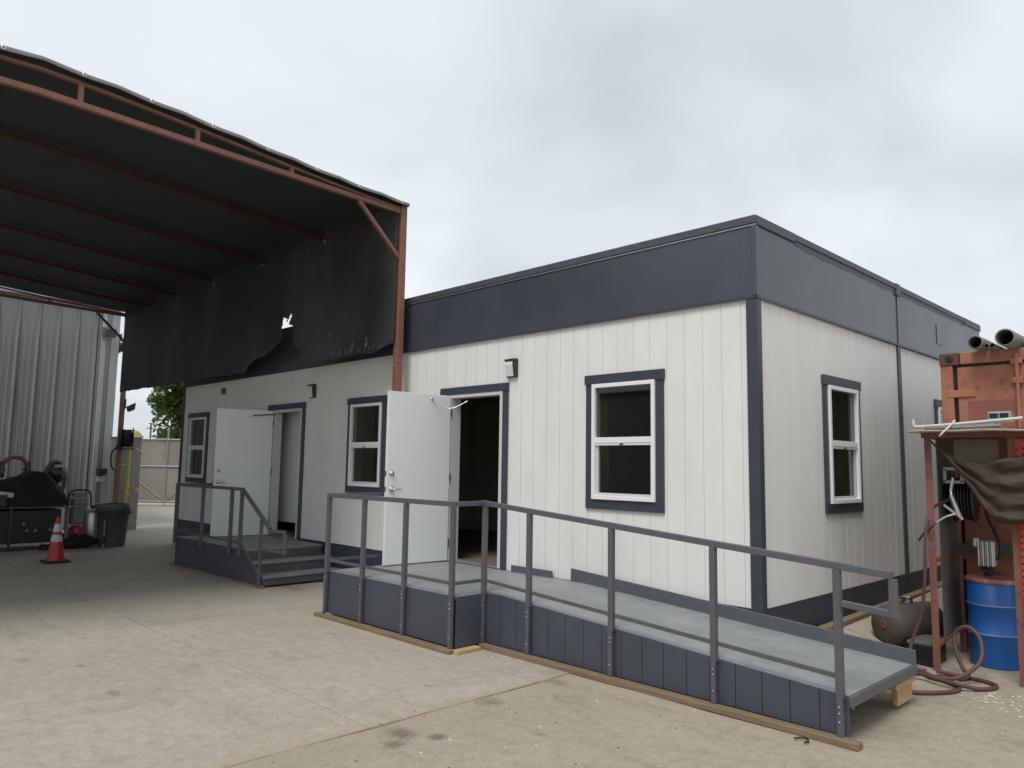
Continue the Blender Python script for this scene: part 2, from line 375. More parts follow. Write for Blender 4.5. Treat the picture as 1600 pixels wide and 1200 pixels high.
# scattered chips and grit
deb = MB()
for k in range(150):
    if random.random() < .75: x, y = random.uniform(-2.5, 2.6), random.uniform(-3.6, -1.35)
    else: x, y = random.uniform(.6, 2.6), random.uniform(-1.2, 1.1)
    if k % 5 == 0: x, y = random.uniform(-6.5, 1.5), random.uniform(-4.6, -1.8)
    z = (G if x < -1.04 else old_h(x, y)) + .001; r = random.uniform(.002, .0065) * (1.7 if random.random() < .08 else 1)
    a = random.uniform(0, 6.28); ex = random.uniform(1, 2.2)
    q = [(x + r * ex * math.cos(a + t), y + r * math.sin(a + t), z) for t in (0, 1.7, 3.2, 4.9)]
    q2 = [(x + r * .5 * math.cos(a + t), y + r * .5 * math.sin(a + t), z + r * .8) for t in (0, 1.7, 3.2, 4.9)]
    deb.hexa(q, q2)
tag(deb.build('debris', cob), 'pale chips and grit scattered over the concrete', 'debris', kind='stuff')
dd = MB()
for k in range(90):
    x, y = random.uniform(-4.5, 2.4), random.uniform(-4.4, -1.4)
    z = (G if x < -1.04 else old_h(x, y)) + .001; r = random.uniform(.002, .007); a = random.uniform(0, 6.28); ex = random.uniform(1, 2.6)
    dd.hexa([(x + r * ex * math.cos(a + t), y + r * math.sin(a + t), z) for t in (0, 1.7, 3.2, 4.9)],
            [(x + r * .5 * math.cos(a + t), y + r * .5 * math.sin(a + t), z + r * .6) for t in (0, 1.7, 3.2, 4.9)])
tag(dd.build('dark_debris', rust_dark), 'dark specks of grit scattered over the concrete', 'debris', kind='stuff')

# ------------------------------------------------------------------ modular office
ZR, ZBT, ZBB, ZWB = 3.985, 3.90, 3.223, .423
XL, YE, YS = -13.24, 7.27, 3.62
office = thing('modular_office', (XL / 2, YE / 2, G), 'single-storey modular office with white plank siding and slate grey roof band', 'building')
class Wall:
    def __init__(s, f): s.f = f
    def box(s, mb, u0, u1, n0, n1, z0, z1):
        a = s.f(u0, n0, z0); b = s.f(u1, n1, z1); return mb.box(a[0], b[0], a[1], b[1], a[2], b[2])
    def p(s, name, m_, parent, u0, u1, n0, n1, z0, z1, bevel=0): return s.box(MB(), u0, u1, n0, n1, z0, z1).build(name, m_, parent, bevel)
FW = Wall(lambda u, n, z: (u, -n, z)); RW = Wall(lambda u, n, z: (n, u, z))

# openings: (u0,u1,z0,z1)
WZ0, WZ1 = 1.207, 2.632
win_f = [(-1.99, -.995), (-6.725, -5.73), (-12.86, -11.865)]
win_r = [(1.365, 2.31), (4.93, 5.875)]
doors = [(-4.25, -3.345), (-9.08, -8.165)]
DZ0, DZ1 = .435, 2.505
T = .092
open_f = [(a + T, b - T, WZ0 + .10, WZ1 - .10) for a, b in win_f] + [(a - .05, b + .05, ZWB - .01, DZ1 + .045) for a, b in doors]
open_r = [(a + T, b - T, WZ0 + .10, WZ1 - .10) for a, b in win_r]
def plank_boxes(W, mb, u0, u1, n0, n1, z0, z1, ops, each=None):
    cuts = sorted({u0, u1} | {c for o in ops for c in o[:2] if u0 < c < u1})
    for a, b in zip(cuts[:-1], cuts[1:]):
        mid = (a + b) / 2; iv = [(z0, z1)]
        for o in ops:
            if o[0] < mid < o[1]:
                nv = []
                for p_, q_ in iv:
                    if o[2] > p_: nv.append((p_, min(q_, o[2])))
                    if o[3] < q_: nv.append((max(p_, o[3]), q_))
                iv = [t for t in nv if t[1] - t[0] > .002]
        for p_, q_ in iv:
            if each:
                if b - a > .006: W.p('siding_plank', each[0], each[1], a, b, n0, n1 + random.uniform(-.0008, .0004), p_, q_)
            else: W.box(mb, a, b, n0, n1, p_, q_)
def siding(W, parent, starts, end, ops, m_):
    for i, s0 in enumerate(starts):
        s1 = starts[i + 1] if i + 1 < len(starts) else end
        plank_boxes(W, None, s0 + .0028, s1 - .0028, -.005, .0, ZWB, ZBB - .001, ops, (m_, parent))
# front wall
fwb = MB(); plank_boxes(FW, fwb, XL + .01, -.02, -.13, -.0055, ZWB + .004, ZBB - .002, open_f)
front = fwb.build('front_wall', backing, office)
st = [XL]; g0 = -.15
gs = sorted([g0 - .2036 * k for k in range(0, 65) if g0 - .2036 * k > XL + .05])
siding(FW, front, [XL] + gs, -.075, open_f, siding_f)
rwb = MB(); plank_boxes(RW, rwb, .01, YE, -.13, -.0055, ZWB + .004, ZBB - .002, open_r)
side = rwb.build('side_wall', backing, office)
gs = [.066 + .2036 * k for k in range(0, 40) if .066 + .2036 * k < YE - .05]
siding(RW, side, [g for g in gs if g < YS - .05], YS, open_r, siding_s)
siding(RW, side, [YS] + [g for g in gs if g > YS + .06], YE, open_r, siding_s)
box('left_end_wall', siding_s, office, XL, XL + .12, .135, YE, ZWB, ZBB + .5)
box('rear_wall', siding_f, office, XL + .121, -.131, YE - .13, YE, ZWB, ZBB + .5)
box('roof', slate_flash, office, XL + .14, -.14, .14, YE - .14, ZR - .2, ZR - .03)
box('floor', carpet, office, XL + .13, -.135, .135, YE - .135, ZWB - .1, ZWB - .002)
box('ceiling', room_m, office, XL + .13, -.135, .135, YE - .135, 2.86, 2.9)
box('partition', white_door, office, -10.2, -8.02, .34, .40, .60, 2.80)
box('partition', room_m, office, -12.0, -7.95, 1.05, 1.12, ZWB, 2.86)
box('partition', room_m, office, -7.9, -7.8, .14, YE - .14, ZWB, 2.86)
box('partition', room_m, office, XL + .13, -.14, 3.55, 3.65, ZWB, 2.86)
# skirt
for a in range(6):
    x0 = XL + .02 + a * 2.2
    FW.p('skirt_panel', slate, office, x0, min(x0 + 2.196, -.02), -.05, .006, G - .01, ZWB - .001)
for a, b in ((-.006, 1.8), (1.803, YS), (YS + .003, 5.4), (5.403, YE)):
    RW.p('skirt_panel', slate, office, a, b, -.05, .006, .02, ZWB - .001)
# fascia band
for a, b in ((XL, -9.0), (-8.997, -4.6), (-4.597, -.131)): FW.p('fascia_panel', slate_fascia, office, a, b, -.0111 if 0 else -.13, .018, ZBB, ZBT)
RW.p('fascia_panel', slate_fascia, office, -.0175, YS - .001, -.1301, .018, ZBB, ZBT)
fp = RW.p('fascia_panel', slate_fascia, office, YS + .001, YE, -.1301, .018, ZBB, ZBT)
RW.p('hatch', slate_fascia, fp, 5.11, 5.40, .019, .026, 3.42, 3.69, .002)
FW.p('drip_edge', slate, office, XL, .028, .0185, .03, ZBB - .02, ZBB + .004)
RW.p('drip_edge', slate, office, -.03, YE, .0185, .03, ZBB - .02, ZBB + .004)
# roof flashing: wavy membrane edge
FW.p('roof_flashing', slate_flash, office, XL, .033, -.2, .034, ZBT + .003, ZR, .008)
FW.p('flashing_bead', galv, office, XL, .03, .0185, .030, ZBT - .012, ZBT - .002)
RW.p('roof_flashing', slate_flash, office, -.0, .78, -.2, .036, ZBT - .01, ZR + .001, .008)
RW.p('roof_flashing', slate_flash, office, .783, YS - .06, -.2, .034, ZBT + .012, ZR, .008)
RW.p('roof_flashing', slate_flash, office, YS + .06, 6.45, -.2, .034, ZBT + .008, ZR - .004, .008)
RW.p('roof_flashing', slate_flash, office, 6.453, YE + .02, -.2, .036, ZBT - .02, ZR - .002, .008)
def membrane(y0, y1):
    def fn(u, v):
        y = y0 + (y1 - y0) * u
        lo = ZBT - .045 + .02 * noise.noise(Vector((y * 3, 1, 0)))
        return (.0195 + .006 * abs(noise.noise(Vector((y * 6, v * 3, 2)))) , y, lo + (ZBT + .05 - lo) * v)
    return MB().grid(fn, 60, 4)
membrane(.79, YS - .07).build('membrane_strip', slate_flash, office)
membrane(YS + .07, 6.45).build('membrane_strip', slate_flash, office)
RW.p('roof_joint_cover', slate_flash, office, YS - .07, YS + .07, -.2, .042, ZBT - .07, ZR + .006, .01)
RW.p('seam_trim', slate, office, YS - .045, YS + .045, .0005, .022, ZWB - .02, ZBB - .022)
RW.p('seam_trim', slate_fascia, office, YS - .03, YS + .03, .0185, .028, ZBB + .006, ZBT - .07)
# corner post
MB().box(-.085, .0245, -.0245, -.0005, ZWB - .03, ZBB - .021).build('corner_trim', slate, office, .002)
MB().box(.0005, .0245, -.0003, .062, ZWB - .03, ZBB - .021).build('corner_trim', slate, office, .002)
MB().box(-.018, .030, -.030, .03, ZBB + .005, ZBT - .012).build('fascia_corner', slate_fascia, office, .004)
FW.p('corner_trim', slate, office, XL - .01, XL + .08, .0005, .022, ZWB, ZBB - .021)

def window(W, u0, u1, name_mat=None):
    t = .022
    head = W.p('window', slate, office, u0 - .012, u1 + .012, .0005, t + .012, WZ1 - .10, WZ1)
    W.p('trim', slate, head, u0, u0 + T, .0005, t, WZ0 + .0995, WZ1 - .1005)
    W.p('trim', slate, head, u1 - T, u1, .0005, t, WZ0 + .0995, WZ1 - .1005)
    W.p('sill', slate, head, u0, u1, .0005, t + .002, WZ0, WZ0 + .099)
    a, b, c, d = u0 + T + .001, u1 - T - .001, WZ0 + .101, WZ1 - .101; fw_ = .042; zm = (c + d) / 2 + .01
    mb = MB()
    W.box(mb, a, a + fw_, -.06, .045, c, d); W.box(mb, b - fw_, b, -.06, .045, c, d)
    W.box(mb, a + fw_, b - fw_, -.06, .0449, c, c + fw_); W.box(mb, a + fw_, b - fw_, -.06, .0449, d - fw_, d)
    mb.build('frame', white_vinyl, head, .003)
    mb = MB(); W.box(mb, a + fw_, b - fw_, -.03, .036, zm - .03, zm + .03); W.box(mb, a + fw_, b - fw_, -.03, .030, zm - .055, zm - .0301)
    mb.build('meeting_rail', white_vinyl, head, .002)
    W.p('latch', black, head, (a + b) / 2 - .03, (a + b) / 2 + .01, .0305, .042, zm - .05, zm - .038)
    mb = MB(); s = .028
    W.box(mb, a + fw_, a + fw_ + s, -.035, .012, c + fw_, zm - .0555); W.box(mb, b - fw_ - s, b - fw_, -.035, .012, c + fw_, zm - .0555)
    W.box(mb, a + fw_ + s, b - fw_ - s, -.035, .0118, c + fw_, c + fw_ + s)
    mb.build('lower_sash', grey_frame, head, .002)
    W.p('pane', glass, head, a + fw_ + s, b - fw_ - s, -.015, -.011, c + fw_ + s, zm - .0556)
    W.p('pane', glass, head, a + fw_, b - fw_, .002, .006, zm + .0301, d - fw_)
    mb = MB(); k = .02
    W.box(mb, a - k, a, -.26, -.062, c - k, d + k); W.box(mb, b, b + k, -.26, -.062, c - k, d + k)
    mb.build('reveal', jamb_m, head)
    return head
for a, b in win_f: window(FW, a, b)
for a, b in win_r: window(RW, a, b)

def doorway(u0, u1, free, deck, label, chain):
    # casing
    hd = FW.p('door_casing', slate, office, u0 - .235, u1 + .135, .0005, .036, DZ1 + .045, DZ1 + .138)
    FW.p('trim', slate, hd, u1 + .046, u1 + .13, .0005, .024, deck + .004, DZ1 + .0445)
    FW.p('trim', slate, hd, u0 - .14, u0 - .046, .0005, .024, deck + .004, DZ1 + .0445)
    mb = MB()
    FW.box(mb, u0 - .045, u0, -.13, .03, deck + .004, DZ1 + .044); FW.box(mb, u1, u1 + .045, -.13, .03, deck + .004, DZ1 + .044)
    FW.box(mb, u0, u1, -.13, .0299, DZ1, DZ1 + .044)
    mb.build('door_frame', grey_frame, hd, .002)
    FW.p('threshold', galv, hd, u0, u1, -.12, .02, deck + .003, deck + .022)
    # leaf, hinged at u0, standing open
    h = Vector((u0 + .004, -.045, 0)); fr = Vector((free[0], free[1], 0)); d = (fr - h).normalized(); n = Vector((-d.y, d.x, 0))
    if n.x < 0: n = -n
    wl = (u1 - u0) + .02; th = .044
    def lp(a, b, z): return h + d * a + n * b + Vector((0, 0, z))
    def lbox(mb, a0, a1, b0, b1, z0, z1):
        return mb.hexa([lp(a0, b0, z0), lp(a1, b0, z0), lp(a1, b1, z0), lp(a0, b1, z0)], [lp(a0, b0, z1), lp(a1, b0, z1), lp(a1, b1, z1), lp(a0, b1, z1)])
    z0, z1 = deck + .012, DZ1 + .03
    leaf = lbox(MB(), 0, wl, -th, 0, z0, z1).build('door', white_door, office, .003); tag(leaf, label)
    zl = z0 + .90
    for zz, nm in ((zl + .19, 'deadbolt'), (zl, 'handle')):
        mb = MB().lathe([(0.0, .022), (.022, .022), (.030, .014), (.033, 0)], lp(wl - .065, .0005, zz), 18, n)
        if nm == 'handle': mb.tube([lp(wl - .065, .02, zz), lp(wl - .065, .052, zz), lp(wl - .09, .058, zz), lp(wl - .185, .055, zz)], [.011, .010, .010, .008], 10)
        else: mb.lathe([(0, .034), (.010, .034), (.011, .02)], lp(wl - .065, .0005, zz), 12, n)
        mb.build(nm, steel, leaf)
        lbox(MB(), wl + .0005, wl + .004, -.034, -.010, zz - .03, zz + .03).build('latch_plate', dark_metal, leaf)
    for zz in (z0 + .22, (z0 + z1) / 2, z1 - .22):
        MB().tube([lp(-.006, .004, zz - .05), lp(-.006, .004, zz + .05)], .009, 8).build('hinge', dark_metal, leaf)
    if chain:
        a = lp(.30, .002, z1 - .06); c = Vector((u0 + .30, -.02, DZ1 - .05))
        pts = [a.lerp(c, t) - Vector((0, 0, .12 * math.sin(math.pi * t) * (1.2 - .6 * t))) + n * .03 * math.sin(math.pi * t) for t in [k / 12 for k in range(13)]]
        MB().tube(pts, .006, 8).build('check_chain', steel, leaf)
        MB().lathe([(0, .012), (.016, .012), (.018, 0)], a, 10, n).build('chain_plate', steel, leaf)
    else:
        a = lp(.38, .012, z1 - .10); c = Vector((u0 + .05, -.03, DZ1 - .03))
        MB().bar(a, c, .012, .018).build('closer_arm', dark_metal, leaf)
        lbox(MB(), .34, .42, .0005, .02, z1 - .12, z1 - .08).build('closer_plate', steel, leaf)
doorway(*doors[0], (-4.315, -1.0), .428, 'white door standing wide open, wire door check sagging at its top', True)
doorway(*doors[1], (-9.27, -1.0), .39, 'white door standing open under the canopy, straight closer arm at its top', False)

def wall_lamp(u, z, label):
    t = thing('wall_lamp', (u, 0, z), label, 'lamp', 'wall lamps over the doors')
    w, hh = .17, .225
    MB().box(u - w / 2, u + w / 2, -.03, -.0005, z, z + hh).build('back_plate', dark_metal, t, .004)
    # angled lens under a dark hood, dark cheek on the right
    x0, x1 = u - w / 2 + .006, u + w / 2 - .030
    a = [(x0, -.0305, z + hh - .03), (x0, -.066, z + hh - .03), (x0, -.072, z + hh - .075), (x0, -.045, z + .012), (x0, -.0305, z + .012)]
    MB().prism(a, (x1 - x0, 0, 0)).build('lens', lens_m, t, .004)
    a = [(u - w / 2, -.0305, z + hh - .002), (u - w / 2, -.072, z + hh - .004), (u - w / 2, -.078, z + hh - .0295), (u - w / 2, -.0305, z + hh - .0295)]
    MB().prism(a, (w, 0, 0)).build('hood', dark_metal, t, .003)
    a = [(x1 + .001, -.0305, z + hh - .030), (x1 + .001, -.074, z + hh - .030), (x1 + .001, -.074, z + hh - .08), (x1 + .001, -.05, z + .006), (x1 + .001, -.0305, z + .006)]
    MB().prism(a, (.028, 0, 0)).build('side_cheek', dark_metal, t)
wall_lamp(-3.145, 2.70, 'dark wall lamp with white lens above the nearer open door')
wall_lamp(-7.81, 2.70, 'dark wall lamp with white lens above the door with steps, under the canopy')
MB().box(-11.29, -11.16, -.045, -.0005, 2.955, 3.07).build('junction_box', shed_panel, office, .006)

# ------------------------------------------------------------------ ramp with landing
ramp = thing('access_ramp', (-1.4, -.8, G), 'grey painted wheelchair ramp and landing leading up to the nearer door', 'ramp')
DK = .425; XA, XB, XC = -4.46, -2.21, 1.24; YF, YR = -1.62, -1.24
def rz(x): return DK - .067 * max(0, x - (-2.0))
RBOT = G + .038
MB().box(XA, XB, YF, -.034, DK - .03, DK).build('landing_deck', deck_paint, ramp, .003)
MB().hexa([(XB + .001, YR, DK - .03), (-2.0, YR, DK - .03), (-2.0, -.035, DK - .03), (XB + .001, -.035, DK - .03)],
          [(XB + .001, YR, DK), (-2.0, YR, DK), (-2.0, -.035, DK), (XB + .001, -.035, DK)]).build('landing_deck', deck_paint, ramp)
dk = [-1.999, -.38, XC]
for a, b in zip(dk[:-1], dk[1:]):
    b2 = b - .002
    MB().hexa([(a, YR, rz(a) - .03), (b2, YR, rz(b2) - .03), (b2, -.035, rz(b2) - .03), (a, -.035, rz(a) - .03)],
              [(a, YR, rz(a)), (b2, YR, rz(b2)), (b2, -.035, rz(b2)), (a, -.035, rz(a))]).build('ramp_deck', deck_paint, ramp)
# end nosing and structure
MB().bar((XC + .012, YR - .02, rz(XC) - .035), (XC + .012, -.03, rz(XC) - .035), .022, .065).build('end_nosing', rail_paint, ramp, .002)
for yy in (-1.12, -.65, -.15):
    MB().bar((XA + .1, yy, DK - .075), (-2.0, yy, DK - .075), .05, .085).build('joist', timber, ramp)
    MB().bar((-2.0, yy, DK - .075), (XC - .02, yy, rz(XC) - .075), .05, .085).build('joist', timber, ramp)
# skirt
posts_l = [-4.44, -3.72, -2.975, -2.235]
for a, b in zip(posts_l[:-1], posts_l[1:]):
    MB().box(a + .002, b - .002, YF - .012, YF - .0005, RBOT, DK - .004).build('skirt_panel', slate_skirt, ramp)
MB().box(XB - .012, XB - .0005 + .01, YF + .001, YR - .004, RBOT, DK - .004).build('skirt_panel', slate_skirt, ramp)
MB().box(XA - .012, XA - .0005, YF, -.04, RBOT, DK - .004).build('skirt_panel', slate_skirt, ramp)
xx = XB + .012
while xx < XC - .01:
    x1 = min(xx + .203, XC)
    MB().hexa([(xx + .003, YR - .012, RBOT), (x1 - .003, YR - .012, RBOT), (x1 - .003, YR - .0005, RBOT), (xx + .003, YR - .0005, RBOT)],
              [(xx + .003, YR - .012, rz(xx) - .004), (x1 - .003, YR - .012, rz(x1) - .004), (x1 - .003, YR - .0005, rz(x1) - .004), (xx + .003, YR - .0005, rz(xx) - .004)]).build('skirt_plank', slate_skirt, ramp)
    xx = x1
MB().hexa([(XB + .02, YR + .0, RBOT), (XC - .003, YR + .0, RBOT), (XC - .003, YR + .006, RBOT), (XB + .02, YR + .006, RBOT)],
          [(XB + .02, YR + .0, DK - .035), (XC - .003, YR + .0, rz(XC) - .035), (XC - .003, YR + .006, rz(XC) - .035), (XB + .02, YR + .006, DK - .035)]).build('skirt_backing', slate, ramp)
# kick board along the wall side
def kick(a, b):
    MB().hexa([(a, -.060, rz(a) - .02), (b, -.060, rz(b) - .02), (b, -.036, rz(b) - .02), (a, -.036, rz(a) - .02)],
              [(a, -.060, rz(a) + .135), (b, -.060, rz(b) + .105), (b, -.036, rz(b) + .105), (a, -.036, rz(a) + .135)]).build('kick_board', rail_paint, ramp, .002)
kick(-2.16, XC + .02)
MB().box(-3.08, -2.44, -.058, -.036, DK - .01, DK + .075).build('kick_board', rail_paint, ramp, .002)
MB().box(XA, -4.36, -.058, -.036, DK - .01, DK + .1).build('kick_board', rail_paint, ramp, .002)
# railing
RW_ = .046
def post(x, y, ztop, zdk, lower=True):
    p = MB().box(x - RW_ / 2, x + RW_ / 2, y - RW_ / 2, y + RW_ / 2, zdk - .02, ztop).build('post', rail_paint, ramp, .003)
    if lower:
        MB().box(x - .019, x + .019, y - .026, y + .012, RBOT + .001, zdk - .0205).build('post_leg', rail_paint, p, .003)
        for k, zz in enumerate((zdk - .07, zdk - .11, RBOT + .09)):
            if zz > RBOT + .04: MB().lathe([(0, .006), (.006, .006), (.008, 0)], (x, y - .0265, zz), 8, (0, -1, 0)).build('bolt', bolt_m, p)
    return p
yl = YF - .040; yr = YR - .040
TL = 1.30
for x in posts_l: post(x, yl, TL - .047, DK)
def rtop(x): return 1.305 - .0745 * max(0, x + 2.2)
posts_r = [-2.205, -1.60, -.655, .29, 1.20]
for x in posts_r: post(x, yr, rtop(x) - .046, rz(x))
bar('top_rail', rail_paint, ramp, (posts_l[0] - .023, yl, TL - .023), (posts_l[-1] + .023, yl, TL - .023), .046, .046, .003)
bar('top_rail', rail_paint, ramp, (-2.225, yl + .0235, TL - .0225), (-2.225, yr - .024, TL - .0225), .046, .045, .003)
bar('top_rail', rail_paint, ramp, (posts_r[0] - .043, yr, rtop(-2.2) - .023), (1.545, yr, rtop(1.545) - .021), .046, .046, .003)
bar('top_rail', rail_paint, ramp, (posts_l[0], yl + .0235, TL - .0225), (posts_l[0], -.06, TL - .0225), .044, .044, .003)
MB().box(1.524, 1.57 - .001, yr - .0225, yr + .0225, .745, rtop(1.545) - .045).build('end_loop', rail_paint, ramp, .003)
bar('end_loop', rail_paint, ramp, (1.2235, yr, .792), (1.5235, yr, .768), .042, .04, .003)
LW, LH = .014, .032
bar('lower_rail', rail_paint, ramp, (posts_l[0] + .024, yl + .012, DK + .12), (posts_l[-1] - .024, yl + .012, DK + .115), LW, LH, .002)
bar('lower_rail', rail_paint, ramp, (-2.23, yl + .024, DK + .115), (-2.23, yr - .024, DK + .115), LW, LH, .002)
bar('lower_rail', rail_paint, ramp, (posts_r[0] + .024, yr + .012, DK + .115), (posts_r[-1] - .024, yr + .012, rz(1.2) + .115), LW, LH, .002)
bar('lower_rail', rail_paint, ramp, (posts_l[0], yl + .024, DK + .12), (posts_l[0], -.06, DK + .12), LW, LH, .002)

# timbers under the ramp
def beam(m_, a, b, w, h, label, group=None):
    return tag(MB().bar(a, b, w, h).build('timber_beam', m_, None, .004), label, 'timber', group)
beam(timber, (-4.56, YF - .075, G + .017), (-2.17, YF - .075, G + .017), .085, .036, 'brown timber plank on the ground under the landing')
beam(timber_new, (-2.15, YF - .06, G + .0165), (-2.15, YR - .15, G + .0165), .085, .034, 'short timber plank under the corner of the landing')
beam(timber, (-2.19, YR - .075, G + .018), (1.33, YR - .075, G + .018), .085, .042, 'long brown timber plank on the ground under the ramp')
beam(timber_new, (1.20, -.42, rz(1.2) - .11), (1.20, .0, rz(1.2) - .11), .085, .04, 'pale timber board directly under the lower end of the ramp')
beam(timber_new, (1.19, -.30, .01), (1.19, .0, .01), .042, .13, 'pale timber block propping the lower end of the ramp')

# ------------------------------------------------------------------ entry steps
steps = thing('entry_steps', (-8.2, -.7, G), 'grey painted landing with three steps and railing at the farther door', 'steps')
SD = .388; SX0, SX1 = -9.78, -7.28; SY = -1.31
MB().box(SX0, SX1, SY, -.034, SD - .03, SD).build('landing_deck', deck_paint, steps, .003)
MB().box(SX0, SX1 - .02, SY - .012, SY - .0005, G + .03, SD - .003).build('skirt_panel', slate_skirt, steps)
MB().box(SX0 - .013, SX0 - .0005, SY, -.04, G + .03, SD - .003).build('skirt_panel', slate_skirt, steps)
rs = (SD - G) / 3
for k in range(3):
    x0 = SX1 + .31 * k; z1 = SD - rs * k
    if k: MB().box(x0 - .31 - .0, x0 + .018, SY, -.034, z1 - .03, z1).build('tread', deck_paint, steps, .003)
    zlo = SD - rs * (k + 1) + (.004 if k < 2 else .03)
    MB().box(x0 - .02, x0 - .001, SY + .004, -.04, zlo, z1 - .031).build('riser', rail_paint, steps)
# stringer
MB().prism([(SX1 - .019, SY - .012, G + .03), (SX1 + .62, SY - .012, G + .03), (SX1 + .62, SY - .012, G + rs - .01), (SX1 + .33, SY - .012, SD - rs - .03), (SX1 + .0, SY - .012, SD - rs * .6), (SX1 - .019, SY - .012, SD - .01)], (0, .0115, 0)).build('stringer', slate_skirt, steps)
sy = SY - .04; ST = 1.27
for x in (-9.76, -8.70, -7.67, -7.34):
    p = MB().box(x - .023, x + .023, sy - .023, sy + .023, SD - .10, ST - .046).build('post', rail_paint, steps, .003)
    MB().lathe([(0, .006), (.006, .006), (.008, 0)], (x, sy - .0235, SD - .05), 8, (0, -1, 0)).build('bolt', bolt_m, p)
bar('top_rail', rail_paint, steps, (-9.783, sy, ST - .023), (-7.318, sy, ST - .023), .046, .046, .003)
bar('top_rail', rail_paint, steps, (-9.76, sy + .0235, ST - .0225), (-9.76, -.06, ST - .0225), .044, .044, .003)
bar('top_rail', rail_paint, steps, (-7.317, sy, ST - .03), (-6.44, sy, .735), .044, .044, .003)
bar('top_rail', rail_paint, steps, (-6.45, sy, .715), (-6.02, sy, .722), .042, .044, .003)
MB().box(-6.04, -5.998, sy - .0215, sy + .0215, .43, .699).build('end_loop', rail_paint, steps, .003)
bar('end_loop', rail_paint, steps, (-6.68, sy, .455), (-6.041, sy, .455), .036, .036, .003)
MB().box(-6.72, -6.682, sy - .02, sy + .02, G + .02, .85).build('post', rail_paint, steps, .003)
bar('lower_rail', rail_paint, steps, (-9.74, sy + .01, SD + .11), (-7.365, sy + .01, SD + .09), .014, .034, .002)
bar('lower_rail', rail_paint, steps, (-7.315, sy + .005, SD + .09), (-6.722, sy + .005, .09), .016, .036, .002)
bar('lower_rail', rail_paint, steps, (-9.76, sy + .024, SD + .11), (-9.76, -.06, SD + .11), .014, .034, .002)
beam(timber, (-9.85, SY - .02, G + .014), (-6.62, SY - .02, G + .014), .07, .028, 'thin timber strip on the ground under the entry steps')

# ------------------------------------------------------------------ canopy (tarp-covered steel frame)
canopy = thing('carport_canopy', (-11, -4.7, G), 'large canopy of dark tarpaulin over a red oxide steel frame', 'canopy')
CX0, CX1 = -16.5, -5.2; CY0, CY1 = -.22, -9.2; CYM = (CY0 + CY1) / 2
def rise(y): 
    t = abs(y - CYM) / abs(CY0 - CYM); return 5.27 + .32 * (1 - sstep(.0, 1.0, t) * .55 - t * .45)
def botz(y):
    t = abs(y - CYM) / abs(CY0 - CYM); return 5.19 + .13 * (1 - t)
for x in (CX0, CX1):
    for y in (CY0, CY1):
        p = MB().box(x - .05, x + .05, y - .05, y + .05, G, 5.26).build('post', rust_steel, canopy, .006)
        MB().box(x - .054, x + .054, y - .054, y + .054, 3.05, 3.062).build('collar', tarp_edge, p)
frames = [CX1, -7.2, -9.3, -11.35, -13.2, -14.95, CX0]
for i, x in enumerate(frames):
    n = 16
    tp = [(x, CY0 + (CY1 - CY0) * k / n, rise(CY0 + (CY1 - CY0) * k / n) - .055) for k in range(n + 1)]
    if x in (CX1, CX0):
        mb = MB()
        bts = [(x, y, botz(y) - .02) for _, y, _ in tp]
        for a, b in zip(bts[:-1], bts[1:]): mb.bar(a, b, .06, .06)
        mb.build('bottom_chord', rust_steel, canopy)
        mb = MB()
        for a, b in zip(tp[:-1], tp[1:]): mb.bar(a, b, .05, .03)
        mb.build('top_chord', rust_steel, canopy)
        for y in (-1.94, -3.12, -4.33, -5.1, -6.3, -7.5):
            MB().bar((x, y, botz(y) + .011), (x, y, rise(y) - .07), .05, .05).build('web_post', rust_steel, canopy)
    else:
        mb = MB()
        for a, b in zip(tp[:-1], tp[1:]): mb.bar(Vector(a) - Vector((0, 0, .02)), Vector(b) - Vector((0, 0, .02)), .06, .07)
        mb.build('rafter', shaded_steel, canopy)
for x in (CX1, CX0):
    MB().bar((x, CY0 - .72, botz(CY0 - .72) - .05), (x, CY0 - .03, 4.50), .05, .05).build('brace', rust_steel, canopy, .003)
    MB().bar((x, CY1 + .72, botz(CY1 + .72) - .05), (x, CY1 + .03, 4.50), .05, .05).build('brace', rust_steel, canopy, .003)
for xx_, sg in ((CX0, 1),):
    MB().bar((xx_ + .04, CY0, 4.4), (xx_ + .75, CY0, 5.1), .05, .05).build('brace', rust_steel, canopy, .003)
bar('eave_beam', shaded_steel, canopy, (CX0 + .051, CY0, 5.16), (CX1 - .051, CY0, 5.16), .07, .08)
bar('eave_beam', shaded_steel, canopy, (CX0 + .051, CY1, 5.16), (CX1 - .051, CY1, 5.16), .07, .08)
tube('curtain_pipe', shaded_steel, canopy, [(CX0 + .05, CY0 - .085, 5.13), (CX1 - .05, CY0 - .085, 5.13)], .025, 8)
grom = [-.3, -1.0, -1.63, -2.30, -2.98, -3.66, -4.33, -5.04, -5.75, -6.45, -7.15, -7.85, -8.5, -9.1]
def roof_pt(u, v):
    y = CY0 + .05 + (CY1 - CY0 - .1) * v; x = CX0 - .1 + (CX1 - CX0 + .2) * u
    near = min(abs(y - g) for g in grom) / .35
    e_ = sstep(.93, 1, u) * .016 * min(1, near) ** 1.5
    wob = .02 * noise.noise(Vector((x * .7, y * .7, 1)))
    return (x, y, rise(y) + .012 + e_ + max(-.008, wob) - (.03 if v < .004 or v > .996 else 0))
MB().grid(roof_pt, 90, 120).build('roof_tarp', tarp_in, canopy, solid=.006)
def hem_pt(u, v):
    y = CY0 + .04 + (CY1 - CY0 - .08) * u
    near = min(abs(y - g) for g in grom) / .35; e_ = .016 * min(1, near) ** 1.5
    return (CX1 + .101 + .004 * v, y, rise(y) + .020 + e_ - v * (.045 - .3 * e_))
MB().grid(hem_pt, 160, 3).build('hem', tarp_edge, canopy, solid=.004)
